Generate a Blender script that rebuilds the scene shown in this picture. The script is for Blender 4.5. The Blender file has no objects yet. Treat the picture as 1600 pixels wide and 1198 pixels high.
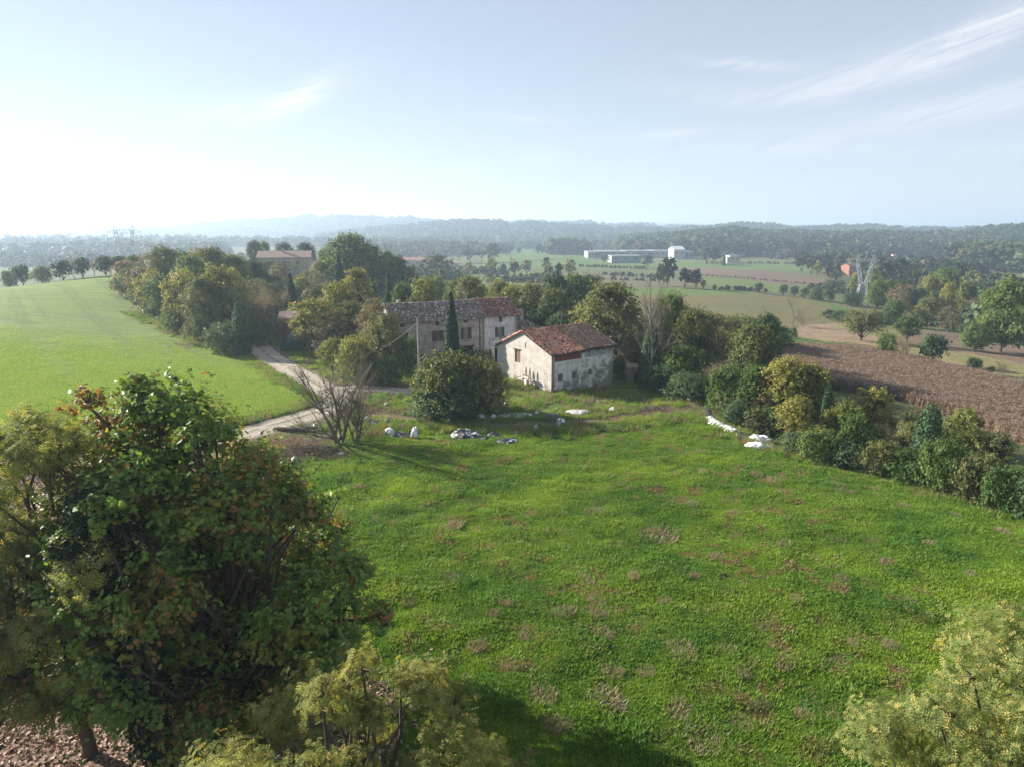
import bpy, math, random
import numpy as np
from mathutils import Vector

# ------------------------------------------------------------------ camera, sky, sun, exposure
scene = bpy.context.scene
COL = scene.collection
CAM_H = 20.0
PITCH = math.radians(12.8)
FPX = 1067.0
cam_d = bpy.data.cameras.new("camera"); cam_d.sensor_width = 36.0; cam_d.lens = 24.0
cam_d.clip_start = 0.1; cam_d.clip_end = 30000
cam = bpy.data.objects.new("camera", cam_d); COL.objects.link(cam)
cam.location = (0, 0, CAM_H); cam.rotation_euler = (math.pi/2 - PITCH, 0, 0)
scene.camera = cam

SUN_AZ = math.radians(-65.0)      # measured from +Y (the view direction) towards +X
SUN_EL = math.radians(24.0)
sd = bpy.data.lights.new("sun", "SUN"); sd.energy = 5.0; sd.angle = math.radians(0.6); sd.color = (1.0, 0.93, 0.83)
sun = bpy.data.objects.new("sun", sd); COL.objects.link(sun)
to_sun = Vector((math.sin(SUN_AZ)*math.cos(SUN_EL), math.cos(SUN_AZ)*math.cos(SUN_EL), math.sin(SUN_EL)))
sun.rotation_euler = to_sun.to_track_quat('Z', 'Y').to_euler()
sun.location = to_sun * 60

world = bpy.data.worlds.new("World"); scene.world = world; world.use_nodes = True
VEIL = 0.37; PALE = 5.3
def build_world():
    nt = world.node_tree; N = nt.nodes; L = nt.links; N.clear()
    out = N.new("ShaderNodeOutputWorld"); bg = N.new("ShaderNodeBackground"); bg.inputs[1].default_value = 0.059
    sky = N.new("ShaderNodeTexSky"); sky.sky_type = 'NISHITA'; sky.sun_disc = False
    sky.sun_elevation = SUN_EL; sky.sun_rotation = SUN_AZ
    sky.altitude = 100; sky.air_density = 0.65; sky.dust_density = 0.0; sky.ozone_density = 1.4
    tc = N.new("ShaderNodeTexCoord")
    sep = N.new("ShaderNodeSeparateXYZ"); L.new(tc.outputs["Generated"], sep.inputs[0])
    def M(op, a, b=None, c=None, clamp=False):
        n = N.new("ShaderNodeMath"); n.operation = op; n.use_clamp = clamp
        for i, v in enumerate((a, b, c)):
            if v is None: continue
            if isinstance(v, (int, float)): n.inputs[i].default_value = v
            else: L.new(v, n.inputs[i])
        return n.outputs[0]
    az = M('ARCTAN2', sep.outputs[0], sep.outputs[1])            # 0 straight ahead, + to the right
    el = M('ARCSINE', sep.outputs[2])
    # cirrus: a few soft streaked wisps, each at its own azimuth / elevation (radians)
    total = None
    wisps = [  # az, el, half length, half width, slope, strength
        (-0.335, 0.150, 0.105, 0.016, 0.20, 0.75), (-0.275, 0.172, 0.050, 0.018, 0.55, 0.55),
        (0.455, 0.178, 0.20, 0.018, 0.22, 0.62), (0.60, 0.222, 0.16, 0.026, 0.36, 0.60), (0.30, 0.204, 0.060, 0.007, -0.10, 0.55),
        (0.50, 0.125, 0.20, 0.018, 0.13, 0.40), (0.62, 0.150, 0.15, 0.014, 0.22, 0.40), (0.21, 0.124, 0.10, 0.007, 0.03, 0.50),
        (0.02, 0.147, 0.060, 0.006, -0.08, 0.35), (0.035, 0.092, 0.035, 0.012, 0.25, 0.42), (-0.06, 0.080, 0.03, 0.010, 0.5, 0.25),
        (0.36, 0.100, 0.15, 0.008, -0.06, 0.30), (0.62, 0.088, 0.18, 0.012, -0.03, 0.25)]
    # streaky fibre noise
    comb = N.new("ShaderNodeCombineXYZ")
    shear = M('SUBTRACT', el, M('MULTIPLY', az, 0.26))
    L.new(M('MULTIPLY', az, 5.5), comb.inputs[0]); L.new(M('MULTIPLY', shear, 46.0), comb.inputs[1])
    nz = N.new("ShaderNodeTexNoise"); nz.inputs["Scale"].default_value = 1.6; nz.inputs["Detail"].default_value = 9
    nz.inputs["Roughness"].default_value = 0.62; nz.inputs["Distortion"].default_value = 0.9
    L.new(comb.outputs[0], nz.inputs["Vector"])
    fib = M('MULTIPLY_ADD', nz.outputs[0], 2.6, -0.75, clamp=True)
    for (a0, e0, hl, hw, sl, st) in wisps:
        da = M('SUBTRACT', az, a0)
        de = M('SUBTRACT', M('SUBTRACT', el, e0), M('MULTIPLY', da, sl))
        de = M('SUBTRACT', de, M('MULTIPLY', M('MULTIPLY', da, da), 0.9 if sl > 0.15 else 0.0))
        r = M('ADD', M('POWER', M('ABSOLUTE', M('DIVIDE', da, hl)), 2.0), M('POWER', M('ABSOLUTE', M('DIVIDE', de, hw)), 2.0))
        g = M('MULTIPLY', M('EXPONENT', M('MULTIPLY', r, -1.1)), st)
        total = g if total is None else M('ADD', total, g)
    cl = M('MULTIPLY', M('MULTIPLY', total, fib), 1.0, clamp=True)
    # thin high veil
    veil = M('ADD', M('MULTIPLY_ADD', nz.outputs[0], 0.06, VEIL), M('MULTIPLY', M('EXPONENT', M('MULTIPLY', M('MAXIMUM', el, 0.0), -6.5)), 0.55), clamp=True)
    mix = N.new("ShaderNodeMixRGB"); L.new(cl, mix.inputs[0])
    pale = N.new("ShaderNodeMixRGB"); L.new(veil, pale.inputs[0]); L.new(sky.outputs[0], pale.inputs[1]); pale.inputs[2].default_value = (PALE*.95, PALE*1.0, PALE*1.08, 1)
    L.new(pale.outputs[0], mix.inputs[1])
    mix.inputs[2].default_value = (6.4, 6.4, 6.5, 1)
    L.new(mix.outputs[0], bg.inputs[0]); L.new(bg.outputs[0], out.inputs[0])
build_world()
vs = scene.view_settings
vs.view_transform = 'Standard'; vs.look = 'None'; vs.gamma = 1.0; vs.use_curve_mapping = False
vs.exposure = 1.42
cy = scene.cycles
cy.max_bounces = 5; cy.diffuse_bounces = 2; cy.glossy_bounces = 1; cy.transmission_bounces = 3; cy.transparent_max_bounces = 4
cy.volume_bounces = 1; cy.use_denoising = True; cy.denoising_prefilter = 'NONE'; cy.caustics_reflective = False; cy.caustics_refractive = False
cy.sample_clamp_indirect = 4.0; cy.sample_clamp_direct = 0.0
try: cy.volume_step_rate = 20; cy.volume_max_steps = 16
except Exception: pass

R = np.random.RandomState(7)
random.seed(7)

# ------------------------------------------------------------------ helpers
def tag(o, label=None, cat=None, group=None, kind=None):
    if label: o['label'] = label
    if cat: o['category'] = cat
    if group: o['group'] = group
    if kind: o['kind'] = kind
    return o
def link(o, parent=None):
    COL.objects.link(o)
    if parent is not None: o.parent = parent
    return o
def empty(name, loc=(0, 0, 0), rz=0.0, scale=(1, 1, 1)):
    o = bpy.data.objects.new(name, None); o.location = loc; o.rotation_euler = (0, 0, rz); o.scale = scale
    o.empty_display_size = 0.5
    return link(o)
def np_mesh(name, V, faces, mats=(), attrs=None, midx=None, smooth=False):
    """faces: list of int arrays (n,k), each with its own k"""
    me = bpy.data.meshes.new(name)
    V = np.asarray(V, dtype=np.float32)
    if not isinstance(faces, (list, tuple)): faces = [faces]
    faces = [np.asarray(f, dtype=np.int32) for f in faces if len(f)]
    loops = np.concatenate([f.ravel() for f in faces]); counts = np.concatenate([np.full(len(f), f.shape[1], np.int32) for f in faces])
    starts = np.zeros(len(counts), np.int32); starts[1:] = np.cumsum(counts)[:-1]
    me.vertices.add(len(V)); me.vertices.foreach_set("co", V.ravel())
    me.loops.add(len(loops)); me.loops.foreach_set("vertex_index", loops)
    me.polygons.add(len(counts)); me.polygons.foreach_set("loop_start", starts)
    try: me.polygons.foreach_set("loop_total", counts)
    except Exception: pass
    if midx is not None: me.polygons.foreach_set("material_index", np.asarray(midx, np.int32))
    if smooth: me.polygons.foreach_set("use_smooth", np.ones(len(counts), bool))
    me.update(calc_edges=True)
    for m in mats: me.materials.append(m)
    if attrs:
        for k, a in attrs.items():
            a = np.asarray(a, np.float32)
            if a.ndim == 1:
                at = me.attributes.new(k, 'FLOAT', 'POINT'); at.data.foreach_set("value", a)
            else:
                at = me.attributes.new(k, 'FLOAT_COLOR', 'POINT')
                c = np.ones((len(a), 4), np.float32); c[:, :3] = a; at.data.foreach_set("color", c.ravel())
    return me
def obj(name, me, parent=None, loc=None, rz=None):
    o = bpy.data.objects.new(name, me); link(o, parent)
    if loc is not None: o.location = loc
    if rz is not None: o.rotation_euler = (0, 0, rz)
    return o
class MB:
    """collects boxes, prisms, tubes into one mesh"""
    def __init__(s): s.v = []; s.f = []
    def add(s, vs_, fs):
        b = len(s.v); s.v += [tuple(p) for p in vs_]; s.f += [tuple(b+i for i in f) for f in fs]; return s
    def box(s, x0, x1, y0, y1, z0, z1):
        return s.add([(x0,y0,z0),(x1,y0,z0),(x1,y1,z0),(x0,y1,z0),(x0,y0,z1),(x1,y0,z1),(x1,y1,z1),(x0,y1,z1)],
                     [(0,3,2,1),(4,5,6,7),(0,1,5,4),(1,2,6,5),(2,3,7,6),(3,0,4,7)])
    def bar(s, a, b, w, h=None):
        h = h or w; a = Vector(a); b = Vector(b); d = (b-a).normalized()
        up = Vector((0,0,1)) if abs(d.z) < 0.95 else Vector((0,1,0))
        x = d.cross(up).normalized()*w/2; y = x.cross(d).normalized()*h/2
        P = [a-x-y, a+x-y, a+x+y, a-x+y, b-x-y, b+x-y, b+x+y, b-x+y]
        return s.add(P, [(0,3,2,1),(4,5,6,7),(0,1,5,4),(1,2,6,5),(2,3,7,6),(3,0,4,7)])
    def tube(s, pts, rad, n=6):
        pts = [Vector(p) for p in pts]; rad = rad if hasattr(rad, '__len__') else [rad]*len(pts)
        vs_ = []
        for i, p in enumerate(pts):
            d = (pts[min(i+1, len(pts)-1)] - pts[max(i-1, 0)]).normalized()
            up = Vector((0,0,1)) if abs(d.z) < 0.9 else Vector((1,0,0))
            x = d.cross(up).normalized(); y = x.cross(d)
            for k in range(n):
                a = 2*math.pi*k/n; vs_.append(p + (x*math.cos(a)+y*math.sin(a))*rad[i])
        fs = [(i*n+k, i*n+(k+1) % n, (i+1)*n+(k+1) % n, (i+1)*n+k) for i in range(len(pts)-1) for k in range(n)]
        fs += [tuple(range(n)), tuple(reversed(range((len(pts)-1)*n, len(pts)*n)))]
        return s.add(vs_, fs)
    def mesh(s, name, mat, smooth=False):
        me = bpy.data.meshes.new(name); me.from_pydata(s.v, [], s.f)
        if mat: me.materials.append(mat)
        if smooth: me.polygons.foreach_set("use_smooth", [True]*len(me.polygons))
        me.update(); return me
    def build(s, name, mat, parent=None, smooth=False): return obj(name, s.mesh(name, mat, smooth), parent)

# ------------------------------------------------------------------ value noise (numpy)
def _h(i, j, s):
    n = (i*374761393 + j*668265263 + s*1442695041) & 0xffffffff
    n = ((n ^ (n >> 13)) * 1274126177) & 0xffffffff
    return ((n ^ (n >> 16)) & 0xffff) / 65535.0
def vnoise(x, y, s=0):
    x = np.asarray(x, float); y = np.asarray(y, float)
    i = np.floor(x).astype(np.int64); j = np.floor(y).astype(np.int64); fx = x-i; fy = y-j
    fx = fx*fx*(3-2*fx); fy = fy*fy*(3-2*fy)
    a = _h(i, j, s); b = _h(i+1, j, s); c = _h(i, j+1, s); d = _h(i+1, j+1, s)
    return (a*(1-fx)+b*fx)*(1-fy) + (c*(1-fx)+d*fx)*fy
def fbm(x, y, s=0, o=3):
    t = 0; a = 1; n = 0
    for k in range(o):
        t = t + a*vnoise(x*2**k, y*2**k, s+k*17); n += a; a *= .5
    return t/n - .5

# ------------------------------------------------------------------ terrain (world metres)
CTRL = [(0,0,0),(20,20,0),(-20,20,0.2),(0,40,0),(30,40,0),(-30,45,.6),(0,58,0),(5,72,0),(5,83,0),(13,89,-.7),(-2,92,0),(-12,99,0),(1,106,-.4),(-8,112,-.2),(25,75,-.5),
 (42,40,-.3),(60,30,-.8),(20,62,-.1),(25,60,-.3),(37,45,-.3),(32,66,-1.6),(45,70,-3.6),(62,72,-5),(50,98,-4),(90,105,-6.3),(55,130,-4.6),(85,150,-6.4),(120,150,-8.6),(135,185,-11),(25,110,-1.6),
 (155,300,-13.5),(100,355,-9.5),(80,260,-8),(62,195,-6),(250,450,-16),(300,750,-15),(100,750,-15),(0,600,-13),(0,385,-9),(-50,385,-8),(-45,200,-1),(0,150,-2.2),(0,200,-5),
 (-38,80,.9),(-40,103,.5),(-43,116,.8),(-52,69,1.5),(-33,70,.6),(-24,66,.3),(-56,132,2.2),(-75,134,3.6),(-91,121,4.3),(-100,178,8.2),(-127,170,5.4),(-60,170,3.2),(-70,200,4.6),(-85,235,5.4),
 (-60,240,2),(-140,130,4.2),(-95,62,2.6),(-160,60,3),(-180,170,3),(-60,40,1.4),(-110,215,6.0),(-150,235,-1),(-150,290,-7),(-100,290,1),(-250,300,-12),(-280,500,-9),(-100,400,-8),(-150,600,-15),(-400,750,-16),(-600,1000,-16),
 (0,900,-15),(600,900,-14),(-900,900,-16),(900,600,-16),(-600,400,-14),(500,300,-15),(300,150,-14),(200,60,-10),(150,0,-6),(-250,50,0),(-200,0,2),(0,-60,0),(100,-100,-3),(-100,-100,1),(300,-300,-6),(-300,-300,0),(0,1150,-15),(1200,1200,-15),(-1200,1200,-16)]
CT = np.array(CTRL, float)
def _warp(x, y):
    r = np.sqrt(x*x + (y+20)**2) + 40.0
    l = np.log(r/40.0)
    return np.stack([l*x/r*40, l*(y+20)/r*40], -1)
_cw = _warp(CT[:, 0], CT[:, 1])
def _tps(r2): return np.where(r2 > 1e-9, 0.5*r2*np.log(np.maximum(r2, 1e-9)), 0.0)
def _fit():
    n = len(CT); d = _cw[:, None]-_cw[None]; K = _tps((d**2).sum(-1)) + np.eye(n)*0.6
    Pm = np.concatenate([np.ones((n, 1)), _cw], 1); A = np.zeros((n+3, n+3)); A[:n, :n] = K; A[:n, n:] = Pm; A[n:, :n] = Pm.T
    return np.linalg.solve(A, np.concatenate([CT[:, 2], np.zeros(3)]))
_w = _fit()
cP, sP = math.cos(PITCH), math.sin(PITCH)
def elev(py): return (cP*(599-py)/FPX - sP) / (cP + sP*(599-py)/FPX)      # tan of elevation for an image row of the survey photo
def bear(px, py=360): return ((px-800)/FPX) / (cP + sP*(599-py)/FPX)     # X / Y
# wooded ridges: distance, half depth, profile of (bearing, crest height in m)
def ridge(Y, w, tree, pts): return (Y, w, np.array([bear(p) for p, q in pts]), np.array([CAM_H + Y*elev(q) - tree + 15 for p, q in pts]))
RIDGES = [
 ridge(1180, 330, 11, [(600,420),(820,404),(880,396),(940,384),(1000,374),(1080,366),(1140,362),(1200,367),(1300,371),(1400,370),(1500,371),(1540,365),(1600,360),(1900,362)]),
 ridge(2000, 420, 9, [(-200,392),(200,388),(420,380),(560,362),(640,356),(700,349),(740,347),(780,349),(850,353),(950,358),(1000,359),(1060,362),(1150,352),(1250,360),(1350,355),(1450,361),(1600,361),(1900,360)]),
 ridge(3000, 600, 6, [(-400,372),(0,366),(100,366),(200,360),(300,355),(350,350),(430,346),(480,340),(520,341),(560,344),(620,346),(700,350),(800,352),(900,353),(1100,360),(1600,368)]),
 ridge(6500, 1200, 0, [(-400,372),(600,368),(800,353),(850,351),(930,350),(972,347),(1010,348),(1100,350),(1300,352),(1450,352),(1600,354),(1900,356)])]
def ridge_h(X, Y):
    h = np.zeros_like(X, dtype=float); Ys = np.maximum(Y, 1.0); b = X/Ys
    for k, (yr, w, bb, hh) in enumerate(RIDGES):
        c = np.interp(b, bb, hh)
        t = np.clip(1-np.abs(Y-yr + 0.12*w*np.sin(X/(w*.9)+k))/w, 0, 1); t = t*t*(3-2*t)
        h = np.maximum(h, np.maximum(c, 0)*t*(1+0.0*X))
    return h
def height(X, Y, detail=True):
    X = np.asarray(X, float); Y = np.asarray(Y, float); sh = X.shape
    x = X.ravel(); y = Y.ravel(); z = np.empty_like(x)
    for a in range(0, len(x), 40000):
        xx, yy = x[a:a+40000], y[a:a+40000]; w = _warp(xx, yy)
        d2 = ((w[:, None]-_cw[None])**2).sum(-1)
        z[a:a+40000] = _tps(d2) @ _w[:len(CT)] + _w[len(CT)] + w @ _w[len(CT)+1:]
    r = np.hypot(x, y); k = np.clip((r-650)/350, 0, 1); k = k*k*(3-2*k)
    z = z*(1-k) - 15*k
    z = z + ridge_h(x, y)
    if detail:
        amp = np.clip(r/120, .35, 1)
        z = z + fbm(x/7, y/7, 3)*.28*np.clip(1.4-r/260, .2, 1) + fbm(x/45, y/45, 5)*1.0*np.clip((r-120)/300, 0, 1.4)
        z = z + fbm(x/60, y/60, 9)*16*np.clip((r-2300)/500, 0, 1)*np.clip(ridge_h(x, y)/25, 0, 1)
    return z.reshape(sh)
def gz(x, y): return float(height(np.array([x]), np.array([y]))[0])
def ground_at(px, py):
    """where the sight line of image point (px, py) of the survey photo meets the ground"""
    d = np.array([(px-800)/FPX, cP + sP*(599-py)/FPX, -sP + cP*(599-py)/FPX])
    t = np.exp(np.linspace(math.log(8), math.log(9000), 1400))
    P = d[None]*t[:, None]; zz = height(P[:, 0], P[:, 1], False); under = (CAM_H + P[:, 2]) < zz
    i = int(np.argmax(under)) if under.any() else len(t)-1
    f = 0.0
    if i > 0:
        a = CAM_H+P[i-1, 2]-zz[i-1]; b = CAM_H+P[i, 2]-zz[i]; f = a/(a-b+1e-9)
    q = P[i-1]*(1-f)+P[i]*f
    return float(q[0]), float(q[1])
def at_dist(px, D, py=450):
    return bear(px, py)*D, D

# ------------------------------------------------------------------ node helpers and materials
class NT:
    def __init__(s, name):
        s.m = bpy.data.materials.new(name); s.m.use_nodes = True; s.t = s.m.node_tree; s.t.nodes.clear()
        s.out = s.t.nodes.new("ShaderNodeOutputMaterial")
    def n(s, ty, **kw):
        o = s.t.nodes.new(ty)
        for k, v in kw.items():
            if k in o.inputs: s.set(o.inputs[k], v)
            else: setattr(o, k, v)
        return o
    def set(s, inp, v):
        if hasattr(v, "is_output") or isinstance(v, bpy.types.NodeSocket): s.t.links.new(v, inp)
        elif isinstance(v, (tuple, list)) and len(v) == 3 and inp.type == 'RGBA': inp.default_value = (*v, 1)
        else: inp.default_value = v
    def math(s, op, a, b=0.0, c=0.0, clamp=False):
        o = s.t.nodes.new("ShaderNodeMath"); o.operation = op; o.use_clamp = clamp
        for i, v in enumerate((a, b, c)): s.set(o.inputs[i], v)
        return o.outputs[0]
    def mix(s, f, a, b, mode='MIX'):
        o = s.t.nodes.new("ShaderNodeMixRGB"); o.blend_type = mode
        s.set(o.inputs[0], f); s.set(o.inputs[1], a); s.set(o.inputs[2], b); return o.outputs[0]
    def pos(s): return s.n("ShaderNodeNewGeometry").outputs["Position"]
    def noise(s, scale, detail=3, rough=.55, vec=None, dist=0.0, lo=0.0, hi=1.0, stretch=None):
        vec = vec if vec is not None else s.pos()
        if stretch:
            mp = s.n("ShaderNodeMapping"); s.set(mp.inputs[0], vec); mp.inputs["Scale"].default_value = stretch[:3]
            if len(stretch) > 3: mp.inputs["Rotation"].default_value = (0, 0, stretch[3])
            vec = mp.outputs[0]
        o = s.n("ShaderNodeTexNoise", Scale=scale, Detail=detail, Roughness=rough, Distortion=dist); s.set(o.inputs["Vector"], vec)
        if (lo, hi) == (0.0, 1.0): return o.outputs[0]
        r = s.n("ShaderNodeMapRange"); r.clamp = True; s.set(r.inputs[0], o.outputs[0]); r.inputs[1].default_value = lo; r.inputs[2].default_value = hi
        return r.outputs[0]
    def attr(s, name, col=False):
        a = s.n("ShaderNodeAttribute"); a.attribute_name = name; return a.outputs["Color" if col else "Fac"]
    def bump(s, h, strength=.5, dist=.1):
        b = s.n("ShaderNodeBump"); b.inputs["Strength"].default_value = strength; b.inputs["Distance"].default_value = dist
        s.set(b.inputs["Height"], h); return b.outputs[0]
    def bsdf(s, col, rough=.8, spec=.3, normal=None, metal=0.0):
        b = s.n("ShaderNodeBsdfPrincipled"); s.set(b.inputs["Base Color"], col); s.set(b.inputs["Roughness"], rough)
        b.inputs["Specular IOR Level"].default_value = spec; b.inputs["Metallic"].default_value = metal
        if normal is not None: s.set(b.inputs["Normal"], normal)
        return b.outputs[0]
    def done(s, sh): s.t.links.new(sh, s.out.inputs[0]); return s.m

def simple(name, col, rough=.8, var=.25, scale=3.0, metal=0.0, spec=.3, dirt=None):
    m = NT(name); n = m.noise(scale, 5, .6)
    c = m.mix(m.math('MULTIPLY', n, 1.0), tuple(x*(1-var) for x in col), tuple(min(1, x*(1+var)) for x in col))
    if dirt: c = m.mix(m.noise(scale*.45, 4, .6, lo=.5, hi=.72), c, dirt)
    return m.done(m.bsdf(c, rough, spec, m.bump(m.noise(scale*6, 3), .3, .02), metal))

def grass_colour(m):
    """patchy meadow colour by place: blue green clover, yellow green shoots, dead brown straw"""
    big = m.noise(.045, 3, .5, lo=.36, hi=.64); mid = m.noise(.16, 4, .6, lo=.38, hi=.64); fine = m.noise(1.3, 4, .65, lo=.3, hi=.7)
    deep = (.070, .165, .022); mid_c = (.130, .250, .026); yel = (.240, .345, .036)
    c = m.mix(fine, deep, mid_c); c = m.mix(m.math("MULTIPLY", m.noise(.42, 4, .7, lo=.40, hi=.58), .55), c, (.045, .125, .030))
    c = m.mix(m.math('MULTIPLY', mid, .72), c, yel)
    c = m.mix(m.math('MULTIPLY', big, .42), c, (.075, .175, .030))
    brown = m.math('MULTIPLY', m.noise(.55, 6, .72, lo=.52, hi=.61), m.noise(.085, 3, .6, lo=.42, hi=.56))
    return m.mix(m.math('MULTIPLY', brown, .8), c, (.240, .175, .120)), brown

def mat_meadow():
    m = NT("meadow_grass"); c, br = grass_colour(m)
    c = m.mix(m.noise(9, 3, .7, lo=.35, hi=.65), m.mix(.62, c, (.022, .045, .010)), m.mix(.28, c, (.03, .06, .012)))  # soil colour darkened to imitate the shadow between grass blades
    d = m.attr("dirt"); c = m.mix(m.math('MULTIPLY', d, m.noise(1.1, 4, .7, lo=.28, hi=.5)), c, (.185, .135, .090))
    h = m.math('ADD', m.math('MULTIPLY', m.noise(5, 4, .7), .6), m.math('MULTIPLY', m.noise(.9, 3), 1.2))
    return m.done(m.bsdf(c, .95, .1, m.bump(h, .8, .25)))
def mat_hill():
    m = NT("sown_field")
    mp = (0.06, .9, 1, math.radians(-52))
    rows = m.noise(1.0, 5, .7, stretch=(.05, 1.3, 1, math.radians(62)), lo=.38, hi=.62)
    n2 = m.noise(.06, 4, .6, lo=.35, hi=.65); fine = m.noise(1.6, 5, .75, lo=.33, hi=.62)
    c = m.mix(fine, (.150, .215, .055), (.215, .300, .075)); c = m.mix(m.math('MULTIPLY', n2, .55), c, (.27, .33, .10))
    c = m.mix(m.math('MULTIPLY', m.math('SUBTRACT', 1.0, rows), .6), c, (.12, .145, .065))
    d = m.attr("dirt"); c = m.mix(m.math('MULTIPLY', d, m.noise(.8, 5, .7, lo=.25, hi=.5)), c, (.170, .125, .085))
    wl = m.attr("wheel"); c = m.mix(m.math('MULTIPLY', wl, m.noise(.45, 5, .8, lo=.36, hi=.62)), c, (.12, .145, .065))
    h = m.math('ADD', m.math('MULTIPLY', m.noise(3, 4, .8), .7), m.math('MULTIPLY', rows, .5))
    return m.done(m.bsdf(c, .95, .1, m.bump(h, .8, .35)))
def mat_fields():
    m = NT("farmland"); c0 = m.attr("land", True)
    a = m.noise(.02, 4, .6, lo=.3, hi=.7); b = m.noise(.25, 5, .7, lo=.3, hi=.7); s = m.noise(1.0, 4, .6, stretch=(.02, .30, 1, .35), lo=.35, hi=.65)
    c = m.mix(m.math('MULTIPLY', a, .45), c0, m.mix(1.0, c0, (1.55, 1.25, 1.0), 'MULTIPLY'))
    c = m.mix(m.math('MULTIPLY', b, .5), c, m.mix(1.0, c, (.55, .62, .6), 'MULTIPLY'))
    c = m.mix(m.math('MULTIPLY', s, .35), c, m.mix(1.0, c, (.68, .66, .7), 'MULTIPLY'))
    return m.done(m.bsdf(c, .95, .1, m.bump(m.math('ADD', b, s), .6, .4)))
def mat_track():
    m = NT("track_gravel")
    f = m.noise(1.3, 6, .7, lo=.3, hi=.7); g = m.noise(14, 4, .7, lo=.3, hi=.7)
    c = m.mix(f, (.36, .31, .25), (.52, .455, .37)); c = m.mix(m.math('MULTIPLY', g, .4), c, (.25, .215, .18))
    mid = m.attr("crown"); c = m.mix(m.math('MULTIPLY', mid, m.noise(.7, 4, .7, lo=.40, hi=.55)), c, (.12, .13, .055))
    return m.done(m.bsdf(c, .9, .15, m.bump(m.math('ADD', f, g), .5, .08)))
def mat_yard():
    m = NT("rough_ground"); c, br = grass_colour(m)
    dr = m.mix(m.noise(1.5, 5, .7, lo=.3, hi=.7), (.135, .098, .064), (.215, .165, .115))
    grass = m.mix(m.noise(.4, 3, lo=.4, hi=.6), m.mix(.45, c, (.12, .135, .045)), (.085, .115, .035))
    k = m.math('MAXIMUM', m.attr("dirt"), m.math('MULTIPLY', m.noise(.30, 5, .7, lo=.56, hi=.66), .8))
    k = m.math('MULTIPLY', k, m.noise(1.2, 5, .75, lo=.22, hi=.48))
    c = m.mix(k, grass, dr)
    return m.done(m.bsdf(c, .95, .1, m.bump(m.noise(3, 5, .75), .9, .3)))
def mat_litter():
    m = NT("leaf_strewn_soil"); f = m.noise(2.5, 6, .75, lo=.3, hi=.7)
    c = m.mix(f, (.16, .110, .078), (.30, .225, .165)); c = m.mix(m.noise(.35, 3, lo=.45, hi=.7), c, (.28, .21, .15))
    return m.done(m.bsdf(c, .95, .1, m.bump(m.noise(12, 4, .8), .7, .1)))
M_MEADOW, M_HILL, M_FIELD, M_TRACK, M_YARD, M_LITTER = mat_meadow(), mat_hill(), mat_fields(), mat_track(), mat_yard(), mat_litter()

def leafmat(name, dark, light, odd=None, odd_amt=.0, transl=.36, rough=.6, spec=.10, var=.22, gloss=True):
    m = NT(name); t = m.attr("tint"); rnd = m.n("ShaderNodeObjectInfo").outputs["Random"]
    c = m.mix(t, dark, light)
    if odd: c = m.mix(m.math('GREATER_THAN', m.attr("odd"), 1-odd_amt), c, odd)
    v = m.math('MULTIPLY_ADD', rnd, 2*var, 1-var); hsv = m.n("ShaderNodeHueSaturation"); m.set(hsv.inputs["Color"], c)
    m.set(hsv.inputs["Value"], v); m.set(hsv.inputs["Hue"], m.math('MULTIPLY_ADD', rnd, -.05, .525)); c = hsv.outputs[0]
    b = m.bsdf(c, rough, spec); tr = m.n("ShaderNodeBsdfTranslucent")
    m.set(tr.inputs[0], m.mix(1.0, c, (1.5, 1.45, .7), 'MULTIPLY'))
    mx = m.n("ShaderNodeMixShader"); mx.inputs[0].default_value = transl; m.set(mx.inputs[1], b); m.set(mx.inputs[2], tr.outputs[0])
    return m.done(mx.outputs[0])
def barkmat(name, a, b):
    m = NT(name); n = m.noise(4, 5, .7, stretch=(1, 1, .25)); c = m.mix(n, a, b)
    return m.done(m.bsdf(c, .9, .1, m.bump(n, .6, .05)))

# ------------------------------------------------------------------ land divisions
def P(*pts): return [ground_at(*p) if len(p) == 2 else (p[1], p[2]) for p in pts]
def inside(poly, X, Y):
    c = np.zeros(X.shape, bool); n = len(poly)
    for i in range(n):
        x1, y1 = poly[i]; x2, y2 = poly[(i+1) % n]
        if y1 == y2: continue
        k = ((y1 > Y) != (y2 > Y)) & (X < (x2-x1)*(Y-y1)/(y2-y1)+x1); c ^= k
    return c
def dist_line(line, X, Y):
    d = np.full(X.shape, 1e9)
    for (x1, y1), (x2, y2) in zip(line[:-1], line[1:]):
        dx, dy = x2-x1, y2-y1; t = np.clip(((X-x1)*dx+(Y-y1)*dy)/(dx*dx+dy*dy+1e-9), 0, 1)
        d = np.minimum(d, np.hypot(X-x1-t*dx, Y-y1-t*dy))
    return d
def smooth_line(pts, n=6):
    pts = np.array(pts, float); out = []
    for i in range(len(pts)-1):
        p0, p1, p2, p3 = pts[max(i-1, 0)], pts[i], pts[i+1], pts[min(i+2, len(pts)-1)]
        for t in np.linspace(0, 1, n, endpoint=False):
            out.append(.5*((2*p1)+(-p0+p2)*t+(2*p0-5*p1+4*p2-p3)*t*t+(-p0+3*p1-3*p2+p3)*t**3))
    out.append(pts[-1]); return [tuple(p) for p in out]
TRACK = smooth_line(P((380,512),(392,530),(412,550),(440,570),(475,590),(505,606),(526,622),(512,637),(470,652),(420,666),(370,679),(250,700),(100,722),(0,738),('w',-75,48),('w',-140,40)))
SPUR = smooth_line(P((512,612),(545,607),(590,607),(630,611),(668,606)))
PATHB = smooth_line(P((548,636),(600,648),(660,656),(740,662),(830,664),(900,661),(970,652),(1040,644)))
MEADOW = P((392,712),(450,706),(560,676),(650,668),(780,672),(900,672),(1000,660),(1100,655),(1200,700),(1400,748),(1600,808),('w',75,20),('w',90,-80),('w',-11,-80),('w',-11,12),('w',-13,24),('w',-17,36),('w',-21,46))
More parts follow.
